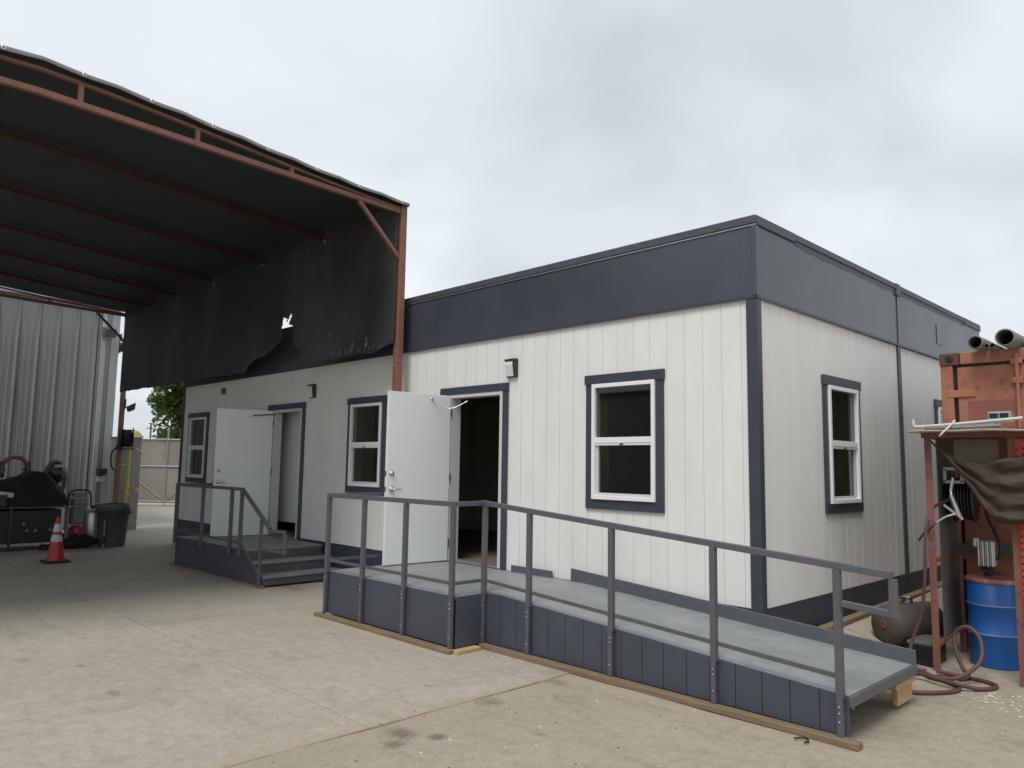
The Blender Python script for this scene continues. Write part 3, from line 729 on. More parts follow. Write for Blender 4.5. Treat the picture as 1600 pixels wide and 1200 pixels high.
for y in grom:
    MB().lathe([(.010, .004), (.022, .004), (.024, 0)], (CX1 + .108, y, rise(y) + .002), 12, (1, 0, 0)).build('grommet', steel, canopy)
# curtain with its torn hole
hole = [(-9.78, 3.1), (-9.72, 3.21), (-9.59, 3.35), (-9.30, 3.44), (-8.95, 3.465), (-8.68, 3.57), (-8.40, 3.675), (-8.40, 3.90), (-8.35, 4.06), (-8.22, 4.03), (-8.24, 3.95), (-8.07, 4.11), (-8.06, 4.04),
        (-8.165, 3.93), (-8.0, 3.88), (-7.96, 3.575), (-7.76, 3.48), (-7.61, 3.36), (-7.44, 3.20), (-7.42, 3.1)]
tears = [[(-6.82, 3.54), (-6.65, 3.77), (-6.66, 3.66), (-6.74, 3.56)], [(-6.19, 3.28), (-6.16, 3.42), (-6.13, 3.28)], [(-6.5, 3.25), (-6.52, 3.36), (-6.47, 3.27)], [(-5.8, 3.3), (-5.78, 3.42), (-5.77, 3.3)]]
def inside(p, poly):
    x, z = p; c = False
    for i in range(len(poly)):
        (x1, z1), (x2, z2) = poly[i], poly[i - 1]
        if (z1 > z) != (z2 > z) and x < (x2 - x1) * (z - z1) / (z2 - z1) + x1: c = not c
    return c
CB0, CB1 = -16.45, -5.19
def cur_pt(u, v):
    x = CB0 + (CB1 - CB0) * u
    zb = 3.275 - .065 * u + .02 * noise.noise(Vector((x * 2.2, 0, 0))) + .05 * sstep(.965, 1, u) * 1.5
    z = zb + (5.265 - zb) * v
    fold = .05 * noise.noise(Vector((x * .9, z * .35, 3))) * (1 - v) + .006 * noise.noise(Vector((x * 3, z * .8, 7))) * (1 - v) ** .7
    edge = .06 * math.sin((x + 5.27) * 6) * sstep(-6.2, -5.3, x) * (1 - .5 * v)
    return (x + .012 * noise.noise(Vector((x * 20, z * 20, 1))), CY0 - .085 + fold * .8 + edge * .6 - .012, z + .012 * noise.noise(Vector((x * 20, z * 20, 9))))
keepf = lambda c: not inside((c.x, c.z), hole)
MB().grid(cur_pt, 480, 110, keep=keepf).build('side_curtain', tarp_side, canopy, solid=.004)
# frayed grey threads along the tears and hem
fr = MB()
def fray(x, z, l, w=.010):
    a = random.uniform(-.7, .7); fr.tube([(x, CY0 - .13, z), (x + l * .4 * math.sin(a), CY0 - .14, z + l * .5), (x + l * math.sin(a), CY0 - .13, z + l * math.cos(a))], [w * .5, w, w * .3], 4, False)
for i in range(2, len(hole) - 2):
    (x1, z1), (x2, z2) = hole[i], hole[i + 1]
    if z1 > 3.75 or z2 > 3.75: continue
    for k in range(4):
        t = random.random(); fray(x1 + (x2 - x1) * t, z1 + (z2 - z1) * t - .01, random.uniform(.02, .05), random.uniform(.002, .005))
for tr in tears:
    for k in range(9):
        a, b = random.choice([(0, 1), (1, 2), (0, 2)]); t = random.random()
        fray(tr[a][0] + (tr[b][0] - tr[a][0]) * t, tr[a][1] + (tr[b][1] - tr[a][1]) * t, random.uniform(.03, .08), random.uniform(.002, .006))
for k in range(34):
    x = random.uniform(-7.3, -5.4); fray(x, 3.235 + random.uniform(0, .03), random.uniform(.02, .09), random.uniform(.002, .004))
for k in range(14):
    x = random.uniform(-16.3, -15.2); fray(x, 3.30, random.uniform(.05, .12), random.uniform(.002, .005))
o = fr.build('frayed_threads', tarp_edge, canopy); tag(o, kind='stuff')
for x in frames[1:-1]:
    MB().lathe([(.034, -.02), (.04, 0), (.034, .02)], (x + .1, CY0 - .085, 5.13), 10, (1, 0, 0)).build('curtain_clip', galv, canopy)

# ------------------------------------------------------------------ metal building at the back of the canopy
shop = thing('metal_building', (-22, -6, G), 'pale grey ribbed metal building behind the canopy', 'building')
MX = -18.0; MR = .05; MT = 5.62
box('wall_core', metal_wall, shop, MX - 9, MX - .05, -16, MR - .03, G, MT)
pan = .43
k = 0; y1 = MR - .50
while y1 > -16:
    y0 = y1 - pan
    pr = [(MX - .045, y0 + .003), (MX - .02, y0 + .003), (MX - .02, y0 + .10), (MX - .012, y0 + .115), (MX - .012, y0 + .135), (MX - .02, y0 + .15), (MX - .02, y0 + .23), (MX - .012, y0 + .245), (MX - .012, y0 + .265), (MX - .02, y0 + .28), (MX - .02, y1 - .085), (MX + .022, y1 - .055), (MX + .022, y1 - .03), (MX - .02, y1 - .003), (MX - .045, y1 - .003)]
    MB().prism([(a, b, G) for a, b in pr], (0, 0, MT - G)).build('wall_panel', metal_wall, shop)
    y1 = y0
cornertrim = mat('corner_trim_grey', (.38, .395, .40), .4, .05, metal=.1)
MB().box(MX - .2, MX + .03, MR - .20, MR, G, MT).build('corner_trim', cornertrim, shop, .006)
MB().box(MX - .04, MX + .012, MR - .497, MR - .201, G, MT).build('corner_panel', metal_wall, shop, .004)
MB().box(MX + .013, MX + .10, MR - .44, MR - .33, G + .1, MT - .15).build('downspout', cornertrim, shop, .012)
bar('gutter', cornertrim, shop, (MX + .09, -16, MT + .04), (MX + .09, MR + .05, MT + .04), .16, .14, .02)
MB().prism([(MX - 9, -16, MT + .001), (MX + .008, -16, MT + .001), (MX - 9, -16, MT + .8)], (0, 16.05, 0)).build('roof', metal_wall, shop)
wp = thing('flood_lamp', (MX + .1, -.27, 4.78), 'small grey flood lamp high on the corner of the metal building', 'lamp')
MB().prism([(MX + .11, -.40, 5.05), (MX + .40, -.40, 4.98), (MX + .34, -.40, 4.76), (MX + .11, -.40, 4.80)], (0, .27, 0)).build('housing', shed_panel, wp, .01)
MB().prism([(MX + .33, -.38, 4.752), (MX + .15, -.38, 4.785), (MX + .15, -.38, 4.78), (MX + .33, -.38, 4.747)], (0, .23, 0)).build('lens', lens_m, wp)
cab = thing('utility_cabinet', (-17.2, .17, G), 'tall plain grey utility cabinet behind the far canopy post', 'cabinet')
MB().box(-17.5, -16.9, -.12, .43, G, 2.19).build('body', cabinet_m, cab, .008)
MB().box(-17.52, -16.88, -.14, .45, 2.1905, 2.215).build('top_cap', cabinet_m, cab, .004)
MB().box(-16.899, -16.885, -.09, .40, G + .06, 2.13).build('front_door', cabinet_m, cab, .004)
MB().box(-16.884, -16.865, -.08, -.04, 1.0, 1.16).build('latch', dark_metal, cab)
yp = thing('yellow_riser_pipe', (-16.72, .07, G), 'yellow riser pipe with valve in front of the grey cabinet', 'pipe')
tube('pipe', yellow, yp, [(-16.72, .07, G), (-16.72, .07, .9), (-16.72, .09, 1.0), (-16.72, .09, 2.02)], .036, 12)
MB().lathe([(.05, -.02), (.06, 0), (.05, .09), (.04, .12)], (-16.72, .075, .80), 14).build('valve_body', yellow, yp)
MB().box(-16.76, -16.68, -.02, .26, .93, .97).build('bracket', yellow, yp, .006)
MB().lathe([(.012, 0), (.02, .02), (.012, .07), (0, .08)], (-16.70, .2, .97), 10).build('knob', yellow, yp)
MB().box(-16.70, -16.66, .265, .34, .87, .96).build('tag_plate', cone_white, yp)
tube('cross_bar', yellow, yp, [(-16.72, .09, 1.52), (-16.62, -.1, 1.52)], .012, 8)
gm = thing('gas_meter_box', (-16.86, -.32, 1.2), 'small dark gauge box on the wall beside the far post', 'gauge')
MB().box(-17.95, -17.8, -.28, -.06, 1.25, 1.42).build('case', dark_metal, gm, .01)
MB().box(-17.95, -17.83, -.28, -.10, 1.08, 1.22).build('label_plate', cone_white, gm)
# hose reel on the far post
hr = thing('hose_reel', (-16.4, -.15, 2.15), 'black hose reel mounted on the far canopy post', 'hose reel')
cy = -.16
MB().lathe([(0, -.14), (.26, -.14), (.265, -.125), (.12, -.12), (.12, .12), (.265, .125), (.26, .14), (0, .14)], (-16.22, cy, 2.16), 28, (0.25, 1, 0)).build('spool', black, hr)
MB().lathe([(.12, -.11), (.21, -.10), (.215, -.05), (.20, 0), (.215, .05), (.21, .10), (.12, .11)], (-16.22, cy, 2.16), 24, (.25, 1, 0)).build('wound_hose', black_soft, hr)
MB().bar((-16.44, -.28, 2.0), (-16.22, -.30, 2.0), .05, .06).bar((-16.44, -.22, 1.90), (-16.1, -.1, 1.90), .22, .03).build('bracket', dark_metal, hr)
tube('hose_tail', black, hr, smooth_path([(-16.3, -.30, 1.98), (-16.3, -.44, 1.8), (-16.3, -.43, 1.5), (-16.4, -.3, 1.38)]), .02, 8)
tube('nozzle', galv, hr, [(-16.05, .0, 1.93), (-16.0, .09, 1.86), (-16.0, .18, 1.78)], .014, 8)
pl = thing('post_lamp', (-16.4, -.1, 3.0), 'small dark lamp bracket on the far canopy post', 'lamp')
MB().prism([(-16.42, -.16, 2.93), (-16.42, .02, 3.03), (-16.42, .0, 2.86), (-16.42, -.12, 2.8)], (.16, 0, 0)).build('head', dark_metal, pl, .01)
MB().bar((-16.44, -.17, 2.88), (-16.44, -.17, 3.12), .03, .03).build('arm', dark_metal, pl)

# ------------------------------------------------------------------ gate and background
ga, gb = Vector((-28.9, 2.3, 0)), Vector((-22.6, 8.5, 0))
gd = (gb - ga).normalized(); gn = Vector((gd.y, -gd.x, 0))
gate = thing('chain_link_gate', (-26.8, 4.5, G), 'chain link gate with beige privacy slats closing the yard', 'gate')
GL = (gb - ga).length; GH = 2.42
def gp(s, z, n=0): return ga + gd * s + gn * n + Vector((0, 0, z))
nsl = 110
for i in range(nsl):
    s0 = GL * i / nsl
    MB().hexa([gp(s0 + .004, .04), gp(s0 + GL / nsl - .004, .04), gp(s0 + GL / nsl - .004, .04, -.006), gp(s0 + .004, .04, -.006)],
              [gp(s0 + .004, GH), gp(s0 + GL / nsl - .004, GH), gp(s0 + GL / nsl - .004, GH, -.006), gp(s0 + .004, GH, -.006)]).build('slat', slat_m, gate)
wm = MB()
stp = .085
for i in range(int((GL + GH) / stp)):
    for sg in (1, -1):
        a0 = i * stp - (GH if sg > 0 else 0)
        pts = []
        s_a, z_a = a0, 0.04
        s_b, z_b = (a0 + GH, GH) if sg > 0 else (a0 - GH, GH)
        # clip to the gate
        def clip(s, z, s2, z2):
            t0, t1 = 0, 1; ds = s2 - s
            if ds > 0: t0 = max(t0, (0 - s) / ds); t1 = min(t1, (GL - s) / ds)
            else: t0 = max(t0, (GL - s) / ds); t1 = min(t1, (0 - s) / ds)
            return (t0, t1)
        t0, t1 = clip(s_a, z_a, s_b, z_b)
        if t1 - t0 < .02: continue
        P0 = (s_a + (s_b - s_a) * t0, z_a + (z_b - z_a) * t0); P1 = (s_a + (s_b - s_a) * t1, z_a + (z_b - z_a) * t1)
        wm.bar(gp(P0[0], P0[1], .012), gp(P1[0], P1[1], .012), .008, .008)
o = wm.build('wire_mesh', galv, gate, fix=False); tag(o, kind='stuff')
for s in (0, 1.55, 3.3, 5.05, 6.9, 8.6):
    if s < GL: tube('gate_post', galv, gate, [gp(s, G, .03), gp(s, 2.9 if abs(s - 3.3) < .1 else 2.5, .03)], .03, 8)
for z in (.1, 1.42, 2.44): tube('gate_rail', galv, gate, [gp(0, z, .035), gp(GL, z, .035)], .022, 8)
for a, b in ((1.55, 3.3), (5.05, 3.3)): tube('gate_brace', galv, gate, [gp(a, 1.35, .04), gp(b, .12, .04)], .018, 8)

def tree(name, base, h, rad, n, leafm, label, squash=.8, group=None, low=.28, size=.17):
    base = Vector(base)
    t = thing(name, base, label, 'tree', group)
    rnd = random.Random(int(base.x * 10 + base.y * 100))
    tr = MB(); top = base + Vector((0, 0, h * .62))
    tr.tube(smooth_path([base, base + Vector((.1, .05, h * .2)), base + Vector((-.05, .1, h * .42)), top], 4), [.035 * h * (1 - .8 * k / 12) * .6 for k in range(13)], 10)
    lobes = []
    for k in range(15):
        a = rnd.uniform(0, 6.28); zz = rnd.uniform(low, .92); rr = rad * rnd.uniform(.25, .95) * math.sin(math.pi * min(.95, max(.15, (zz - low) / (1 - low) * .8 + .15)))
        c = base + Vector((rr * math.cos(a), rr * math.sin(a), h * zz)); lobes.append((c, rad * rnd.uniform(.28, .5)))
        st_ = base + Vector((0, 0, h * max(.18, zz - .28)))
        tr.tube([st_, st_.lerp(c, .5) + Vector((0, 0, .15)), c], [.012 * h, .007 * h, .003 * h], 6)
    tr.build('trunk', bark, t)
    lv = MB()
    for k in range(n):
        c, r = lobes[rnd.randrange(len(lobes))]
        d = Vector((rnd.gauss(0, 1), rnd.gauss(0, 1), rnd.gauss(0, 1))).normalized() * r * (rnd.random() ** .45)
        p = c + Vector((d.x, d.y, d.z * squash)); s = size * rnd.uniform(.6, 1.3)
        a = Vector((rnd.gauss(0, 1), rnd.gauss(0, 1), rnd.gauss(0, .6))).normalized(); b = a.orthogonal().normalized(); b = (Matrix.Rotation(rnd.uniform(0, 6.28), 3, a) @ b)
        q = a.cross(b)
        lv.add([p - a * s * .6, p + b * s * .35 , p + a * s * .6, p - b * s * .35 + q * s * .1], [(0, 1, 2, 3)])
    lv.build('crown', leafm, t, fix=False)
    return t
tree('broadleaf_tree', (-32.5, 8.5, G), 8.6, 3.3, 17000, leaf_a, 'bright green broadleaf tree above the gate beside the office', low=.33, size=.22)
tree('broadleaf_tree', (-36, 3.7, G), 9.0, 2.0, 5500, leaf_b, 'darker tree glimpsed between the metal building and the far post', low=.3, size=.2)
tree('shrub_tree', (-52, 14.6, G), 4.6, 1.5, 2500, leaf_b, 'small dark distant tree over the gate', low=.3, size=.28)
tree('shrub_tree', (-60, 20.5, G), 6, 2.6, 3000, leaf_b, 'dark distant tree lowest behind the right of the gate', low=.25, size=.35)
fb = thing('far_white_building', (-55, 11, G), 'low white building far behind the gate', 'building')
MB().box(-60, -50, 8.5, 12.4, G, 2.75).build('wall', far_white, fb)
MB().box(-60.3, -49.7, 8.3, 12.6, 2.751, 2.85).build('roof', dark_metal, fb)
MB().box(-58, -52, 9.2, 12.0, 2.851, 3.05).build('roof_unit', far_white, fb)
cr_ = thing('yellow_gantry', (-47, 10.2, G), 'yellow gantry with a peaked top far beyond the gate', 'gantry')
gx, gy = -47, 10.2
for dy_ in (-.25, .25): MB().bar((gx, gy + dy_, G), (gx, gy + dy_, 3.0), .07, .07).build('leg', yellow, cr_)
MB().prism([(gx - .15, gy - .45, 3.0), (gx - .15, gy + .38, 3.06), (gx - .15, gy + .05, 3.4), (gx - .15, gy - .1, 3.45)], (.3, 0, 0)).build('head', yellow, cr_)
MB().bar((gx, gy - .1, 3.46), (gx, gy - .75, 3.48), .06, .06).build('jib', yellow, cr_)
up_ = thing('utility_pole', (-56, 14.1, G), 'thin wooden utility pole far beyond the gate', 'pole')
tube('pole', bark, up_, [(-56, 14.1, G), (-56, 14.1, 4.3)], .06, 8)
MB().bar((-56, 13.8, 4.0), (-56, 14.4, 4.0), .06, .06).build('cross_arm', bark, up_)
# building across the yard (what the front panes mirror)
oy = thing('yard_warehouse', (-20, -40, G), 'dark warehouse across the yard, seen only mirrored in the front windows', 'building')
wh_m = mat('warehouse_wall', (.33, .335, .32), .7, .2, .4)
MB().box(-50, 8, -46, -36, G, 6.6).build('wall', wh_m, oy)
MB().box(-50.3, 8.3, -46.3, -35.7, 6.601, 6.85).build('roof', dark_metal, oy)
for k in range(6):
    x = -36 + k * 7.5
    MB().box(x, x + 4.2, -35.995, -35.9, G, 4.3).build('roller_door', cabinet_m if k % 2 else black, oy)

# ------------------------------------------------------------------ things under the canopy
# bin
tc_ = thing('trash_can', (-13.35, -1.22, G), 'round dark grey plastic trash can beside the far canopy post', 'trash can')
c0 = (-13.35, -1.22, G)
MB().lathe([(0, 0), (.245, 0), (.25, .02), (.295, .70), (.30, .70), (.315, .71), (.322, .83), (.315, .845), (.30, .84), (.285, .70), (.24, .03), (0, .03)], c0, 32).build('body', can_m, tc_)
for sg in (-1, 1):
    MB().box(c0[0] + sg * .2 - .05, c0[0] + sg * .2 + .05, c0[1] + sg * .25 - .03, c0[1] + sg * .25 + .03, G + .64, G + .70).build('handle', can_m, tc_, .01)
# cone
cn_ = thing('traffic_cone', (-11.25, -2.72, G), 'red traffic cone with two white bands on the concrete', 'cone')
cc = (-11.25, -2.72, G)
MB().box(cc[0] - .19, cc[0] + .19, cc[1] - .19, cc[1] + .19, G + .001, G + .04).build('base', cone_base, cn_, .012)
def cr0(h): return .135 - (.135 - .028) * h / .72
MB().lathe([(cr0(.0), .04), (cr0(.02), .06), (cr0(.36), .40)], cc, 24).build('lower_body', cone_red, cn_)
MB().lathe([(cr0(.31) + .003, .35), (cr0(.42) + .003, .46)], cc, 24).build('white_band', cone_white, cn_)
MB().lathe([(cr0(.37), .41), (cr0(.72), .74), (.025, .76), (.0, .755)], cc, 24).build('upper_body', cone_red, cn_)
MB().lathe([(cr0(.47) + .003, .51), (cr0(.60) + .003, .64)], cc, 24).build('white_band', cone_white, cn_)
# workbench
wb = thing('workbench', (-14, -2.9, G), 'black steel workbench cabinet against the metal building', 'workbench')
bx0, bx1, by0, by1 = -14.3, -13.55, -4.6, -2.1
MB().box(bx0, bx1, by0, by1, G + .12, .66).build('cabinet', black, wb, .01)
MB().box(bx0 - .05, bx1 + .07, -3.0, by1 + .03, .70, .735).build('top', shed_panel, wb, .004)
MB().box(bx0 - .05, bx1 + .05, by0, -3.01, .70, .74).build('top', dark_metal, wb, .004)
bar('foot_rail', dark_metal, wb, (bx1 + .12, -4.6, G + .06), (bx1 + .12, -2.55, G + .05), .06, .05)
for y in (-2.95, -4.3): MB().bar((bx1 + .04, y, G), (bx1 + .04, y, .70), .045, .045).build('leg', dark_metal, wb)
for y, z in ((-2.72, .40), (-2.66, .28), (-2.52, .27), (-2.27, .28)):
    MB().lathe([(0, .05), (.04, .045), (.05, .02), (.02, 0)], (bx1 + .001, y, z), 12, (1, 0, 0)).build('knob', brass, wb)
MB().box(-13.9, -13.5, -2.35, -1.92, .83, .85).build('side_shelf', dark_metal, wb)
MB().bar((-13.6, -1.98, G), (-13.6, -1.98, .83), .05, .05).build('shelf_leg', pvc_grey, wb)
MB().bar((-13.45, -3.5, 1.03), (-13.45, -2.95, .95), .03, .09).build('bracket', galv, wb)
# black cover
def cov(u, v):
    y = -4.6 + 2.6 * u; x = -14.35 + .9 * v
    h = .50 + .13 * math.sin(u * 7 + 1) * .5 + .12 * sstep(.5, .8, u) - .45 * sstep(.84, 1, u)
    z = .742 + h * min(1, 3.2 * min(v, 1 - v) + .05) ** .5 + .05 * noise.noise(Vector((x * 4, y * 4, 0))) + .03 * noise.noise(Vector((x * 11, y * 11, 3)))
    if v in (0, 1) or u in (0, 1): z = .742
    return (x, y, z)
cv = MB().grid(cov, 70, 26).build('black_cover', black_soft)
tag(cv, 'black cover draped over equipment on the workbench', 'cover')
def coil(name, c, ry, rz_, m_, label, turns=4, open_=True):
    t = thing(name, c, label, 'hose'); rnd = random.Random(int(c[1] * 100))
    for k in range(turns):
        a0, a1 = (-.35, math.pi + .35) if open_ else (0, 2 * math.pi)
        pts = [(c[0] + .04 * k + .01 * rnd.random(), c[1] + (ry - .022 * (k % 3)) * math.cos(a), c[2] + (rz_ - .02 * (k % 3)) * math.sin(a)) for a in [a0 + (a1 - a0) * i / 20 for i in range(21)]]
        MB().tube(pts, .018, 8).build('loop', m_, t)
    return t
t = coil('hose_coil', (-14.45, -2.78, 1.42), .24, .26, olive_hose, 'yellowed hose coil hung on the wall, leftmost above the workbench', 5)
for dy_ in (-.22, .21):
    MB().tube([(-14.33, -2.78 + dy_, 1.26), (-14.33, -2.78 + dy_, 1.58)], .05, 10).tube([(-14.33, -2.78 + dy_ - .08, 1.42), (-14.33, -2.78 + dy_ + .06, 1.42)], .02, 8).build('valve', black, t)
t = coil('hose_coil', (-14.42, -2.07, 1.22), .2, .38, olive_hose, 'brown hose coil hanging behind the welding helmet', 5, False)
hm = thing('welding_helmet', (-14.15, -2.06, 1.25), 'black welding helmet hanging on the hose coil', 'helmet')
def hel(u, v):
    a = -1.9 + 3.8 * u; s = math.sin(.25 + 2.5 * v) ** .6
    return (-14.3 + .17 * math.cos(a) * s + .03, -2.07 + .155 * math.sin(a) * s, 1.15 + .42 * v)
MB().grid(hel, 20, 14).build('shell', black, hm, solid=.006)
MB().box(-14.11, -14.085, -2.16, -1.98, 1.33, 1.41).build('visor', shed_panel, hm, .006)
MB().box(-14.12, -14.09, -2.15, -1.99, 1.47, 1.53).build('emblem_band', galv, hm, .004)
tl = thing('tool_box', (-13.75, -3.25, .742), 'dark steel tool box on the workbench in front of the cover', 'tool box')
MB().box(-13.62, -13.42, -3.45, -3.05, .742, .93).build('body', dark_metal, tl, .01)
MB().box(-13.63, -13.41, -3.46, -3.04, .931, .965).build('lid', shed_panel, tl, .008)
tube('handle', galv, tl, [(-13.52, -3.35, .966), (-13.52, -3.34, 1.0), (-13.52, -3.16, 1.0), (-13.52, -3.15, .966)], .01, 8)
cb = thing('cable_bundle', (-13.3, -2.2, G), 'tangled dark cables on the floor behind the cone', 'cable')
for k in range(4):
    MB().tube(smooth_path([(-13.35 + .1 * math.cos(a + k) + .03 * k, -2.25 + .24 * math.sin(a * 1.0 + k * .7), G + .02 + .03 * k + .02 * math.sin(3 * a)) for a in [i * .6 for i in range(11)]], 3), .016, 6).build('loop', black, cb)
# pressure washer
pw = thing('pressure_washer', (-13.85, -1.72, G), 'wheeled pressure washer with looped black handle and red engine', 'pressure washer')
hx = -13.8
tube('handle', black, pw, smooth_path([(hx, -1.93, .25), (hx, -1.93, .85), (hx, -1.90, .98), (hx, -1.82, 1.02), (hx, -1.63, 1.02), (hx, -1.55, .98), (hx, -1.52, .85), (hx, -1.52, .70)], 5), .018, 10)
MB().box(hx - .12, hx + .06, -1.86, -1.58, .70, .86).build('control_box', grey_body, pw, .02)
MB().box(hx - .13, hx + .03, -1.85, -1.60, .885, .975).build('upper_tray', grey_body, pw, .02)
MB().box(hx - .16, hx + .05, -1.86, -1.62, .34, .68).build('tank', grey_body, pw, .03)
MB().lathe([(0, 0), (.14, 0), (.15, .04), (.15, .16), (.12, .22), (0, .24)], (hx, -1.74, .09), 20).build('engine', engine_red, pw)
MB().box(hx - .2, hx + .12, -1.95, -1.55, .05, .085).build('base_plate', dark_metal, pw)
for y in (-1.98, -1.52):
    w_ = MB().lathe([(.07, -.03), (.125, -.035), (.13, 0), (.125, .035), (.07, .03), (.02, .03), (.02, -.03), (.07, -.03)], (hx - .05, y, G + .13), 20, (0, 1, 0)).build('wheel', black, pw)
MB().lathe([(0, 0), (.04, .0), (.05, .05), (.04, .1), (0, .1)], (hx + .12, -1.9, .13), 12).build('pump_head', engine_red, pw)
st_ = thing('metal_cylinder', (-13.85, -1.43, G), 'silver metal cylinder standing behind the trash can', 'cylinder')
MB().lathe([(0, .0), (.17, .0), (.185, .03), (.185, .62), (.15, .70), (.05, .73), (0, .73)], (-13.9, -1.43, G), 24).build('body', silver, st_)
MB().lathe([(.06, .72), (.06, .78), (.03, .79), (0, .79)], (-13.9, -1.43, G), 14).build('collar', dark_metal, st_)
bgm = MB()
def bagf(u, v):
    a = 2 * math.pi * u; r = .30 * math.sin(math.pi * (.08 + .9 * v)) ** .6; n_ = 1 + .35 * noise.noise(Vector((math.cos(a) * 2.5, math.sin(a) * 2.5, v * 4)))
    return (-13.35 + r * n_ * math.cos(a) * .6, -1.82 + r * n_ * math.sin(a) * 1.15, G + .004 + .24 * v * (1 + .4 * noise.noise(Vector((a * 1.5, v * 3, 4)))))
tag(bgm.grid(bagf, 32, 12).build('black_bag', black_soft), 'crumpled black bag on the ground left of the trash can', 'bag')
rodt = thing('spray_wand', (-13.2, -1.52, G), 'dark spray wand leaning on the left of the trash can', 'wand')
tube('shaft', pvc_grey, rodt, [(-13.0, -1.47, G + .02), (-13.15, -1.42, .45)], .018, 8)
tube('grip', black, rodt, [(-13.01, -1.468, G + .08), (-13.07, -1.448, .14)], .032, 8)

# ------------------------------------------------------------------ shipping container
ct = thing('shipping_container', (2.1, 5.2, .1), 'weathered orange shipping container beside the office', 'container')
A0, A1, B0, B1, Z0, Z1 = .876, 3.31, 2.2, 8.3, .08, 2.86
MB().box(A0, A0 + .11, B0, B0 + .10, Z0 + .14, Z1 - .135).build('corner_post', orange_box, ct, .006)
MB().box(A1 - .11, A1, B0, B0 + .10, Z0 + .14, Z1 - .135).build('corner_post', orange_box, ct, .006)
for x in (A0, A1 - .18):
    for z in (Z0, Z1 - .134):
        q = MB().box(x - .006, x + .176, B0 - .008, B0 + .16, z, z + .132).build('corner_casting', rust_dark, ct, .012)
        MB().lathe([(0, .002), (.036, .002), (.042, 0)], (x + .09, B0 - .009, z + .066), 14, (0, -1, 0)).build('socket', black, q)
MB().box(A0 + .181, A1 - .181, B0 + .002, B0 + .1, Z1 - .125, Z1 - .005).build('header', orange_box, ct, .006)
MB().box(A0 + .181, A1 - .181, B0 + .004, B0 + .1, Z0 + .005, Z0 + .13).build('door_sill', orange_box, ct, .006)
MB().box(A0 + .112, A1 - .112, B0 + .05, B0 + .06, Z0 + .131, Z1 - .1255).build('door_gasket', black, ct)
mid = (A0 + A1) / 2
for a, b, lab in ((A0 + .15, mid - .006, 'orange door leaf with a darker red painted rectangle'), (mid + .006, A1 - .15, None)):
    d = MB().box(a, b, B0 + .012, B0 + .048, Z0 + .14, Z1 - .155).build('door', orange_box, ct, .004)
    if lab: tag(d, lab); MB().box(a + .085, a + .50, B0 + .0085, B0 + .0115, 1.35, 2.36).build('paint_patch', oxide_patch, d)
    for x in ((a + .52, b - .15) if lab else (a + .15, b - .5)):
        MB().tube([(x, B0 - .012, Z0 + .1), (x, B0 - .012, Z1 - .06)], .019, 10).build('lock_rod', orange_box, d)
        for z in (Z1 - .16, Z1 - .35, 1.4, .4): MB().box(x - .05, x + .05, B0 - .03, B0 + .0115, z, z + .06).build('rod_bracket', orange_box, d, .004)
    for z in (Z1 - .46, 1.6, .8): MB().box((a - .10) if lab else b - .16, (a + .16) if lab else b + .1, B0 - .006, B0 + .0115, z, z + .075).build('hinge', orange_box, d, .006)
for x0_, sg in ((A0 + .02, 1), (A1 - .02, -1)):
    y = B0 + .165
    i = 0
    mb = MB(); pts = []
    while y < B1 - .1:
        pts += [(x0_, y), (x0_, y + .07), (x0_ + sg * .036, y + .14), (x0_ + sg * .036, y + .21)]; y += .28
    vv = [(a, b, Z0 + .12) for a, b in pts] + [(a, b, Z1 - .06) for a, b in pts]; n = len(pts)
    mb.add(vv, [(i, i + 1, n + i + 1, n + i) for i in range(n - 1)]).build('side_panel', side_shaded_brown, ct, solid=.003)
    MB().box(x0_ - .02 * sg, x0_ + .05 * sg, B0 + .161, B1, Z1 - .07, Z1 - .002).build('top_rail', orange_box, ct)
    MB().box(x0_ - .02 * sg, x0_ + .05 * sg, B0 + .161, B1, Z0, Z0 + .13).build('bottom_rail', orange_box, ct)
MB().box(A0 + .03, A1 - .03, B0 + .11, B1, Z1 - .03, Z1 - .015).build('roof', orange_box, ct)
MB().box(A0 + .03, A1 - .03, B1 - .05, B1, Z0 + .1, Z1 - .03).build('end_wall', orange_box, ct)
MB().box(A0 + .03, A1 - .03, B0 + .11, B1, Z0 + .08, Z0 + .11).build('floor', plywood, ct)
for x in (A0 + .08, A1 - .2):
    for y in (B0 + .15, B1 - .4):
        tag(MB().box(x, x + .14, y, y + .25, G - .02, Z0 - .001).build('support_block', timber, None, .006), 'timber block under the %s %s corner of the container' % ('left' if x < 2 else 'right', 'front' if y < 4 else 'rear'), 'block')
def pipe(x, z, r, y0, y1, label):
    t = MB().lathe([(r * .86, .004), (r, .004), (r, y1 - y0), (r * .86, y1 - y0), (r * .86, .004)], (x, y0, z), 24, (0, 1, 0)).build('steel_pipe', pipe_steel)
    tag(t, label, 'pipe', 'pipes on the container')
zt = Z1 - .013
pipe(1.26, zt + .066, .066, 1.96, 6.2, 'thick steel pipe lying leftmost on the container roof')
pipe(1.353, zt + .021, .021, 1.97, 6.0, 'thin steel pipe on the container roof next to the leftmost thick pipe')
pipe(1.398, zt + .022, .022, 1.98, 6.1, 'thin steel pipe on the container roof next to the widest pipe')
pipe(1.515, zt + .083, .083, 1.94, 6.5, 'widest steel pipe on the container roof')
pipe(1.78, zt + .06, .06, 2.05, 6.3, 'steel pipe on the container roof at the right edge of the picture')

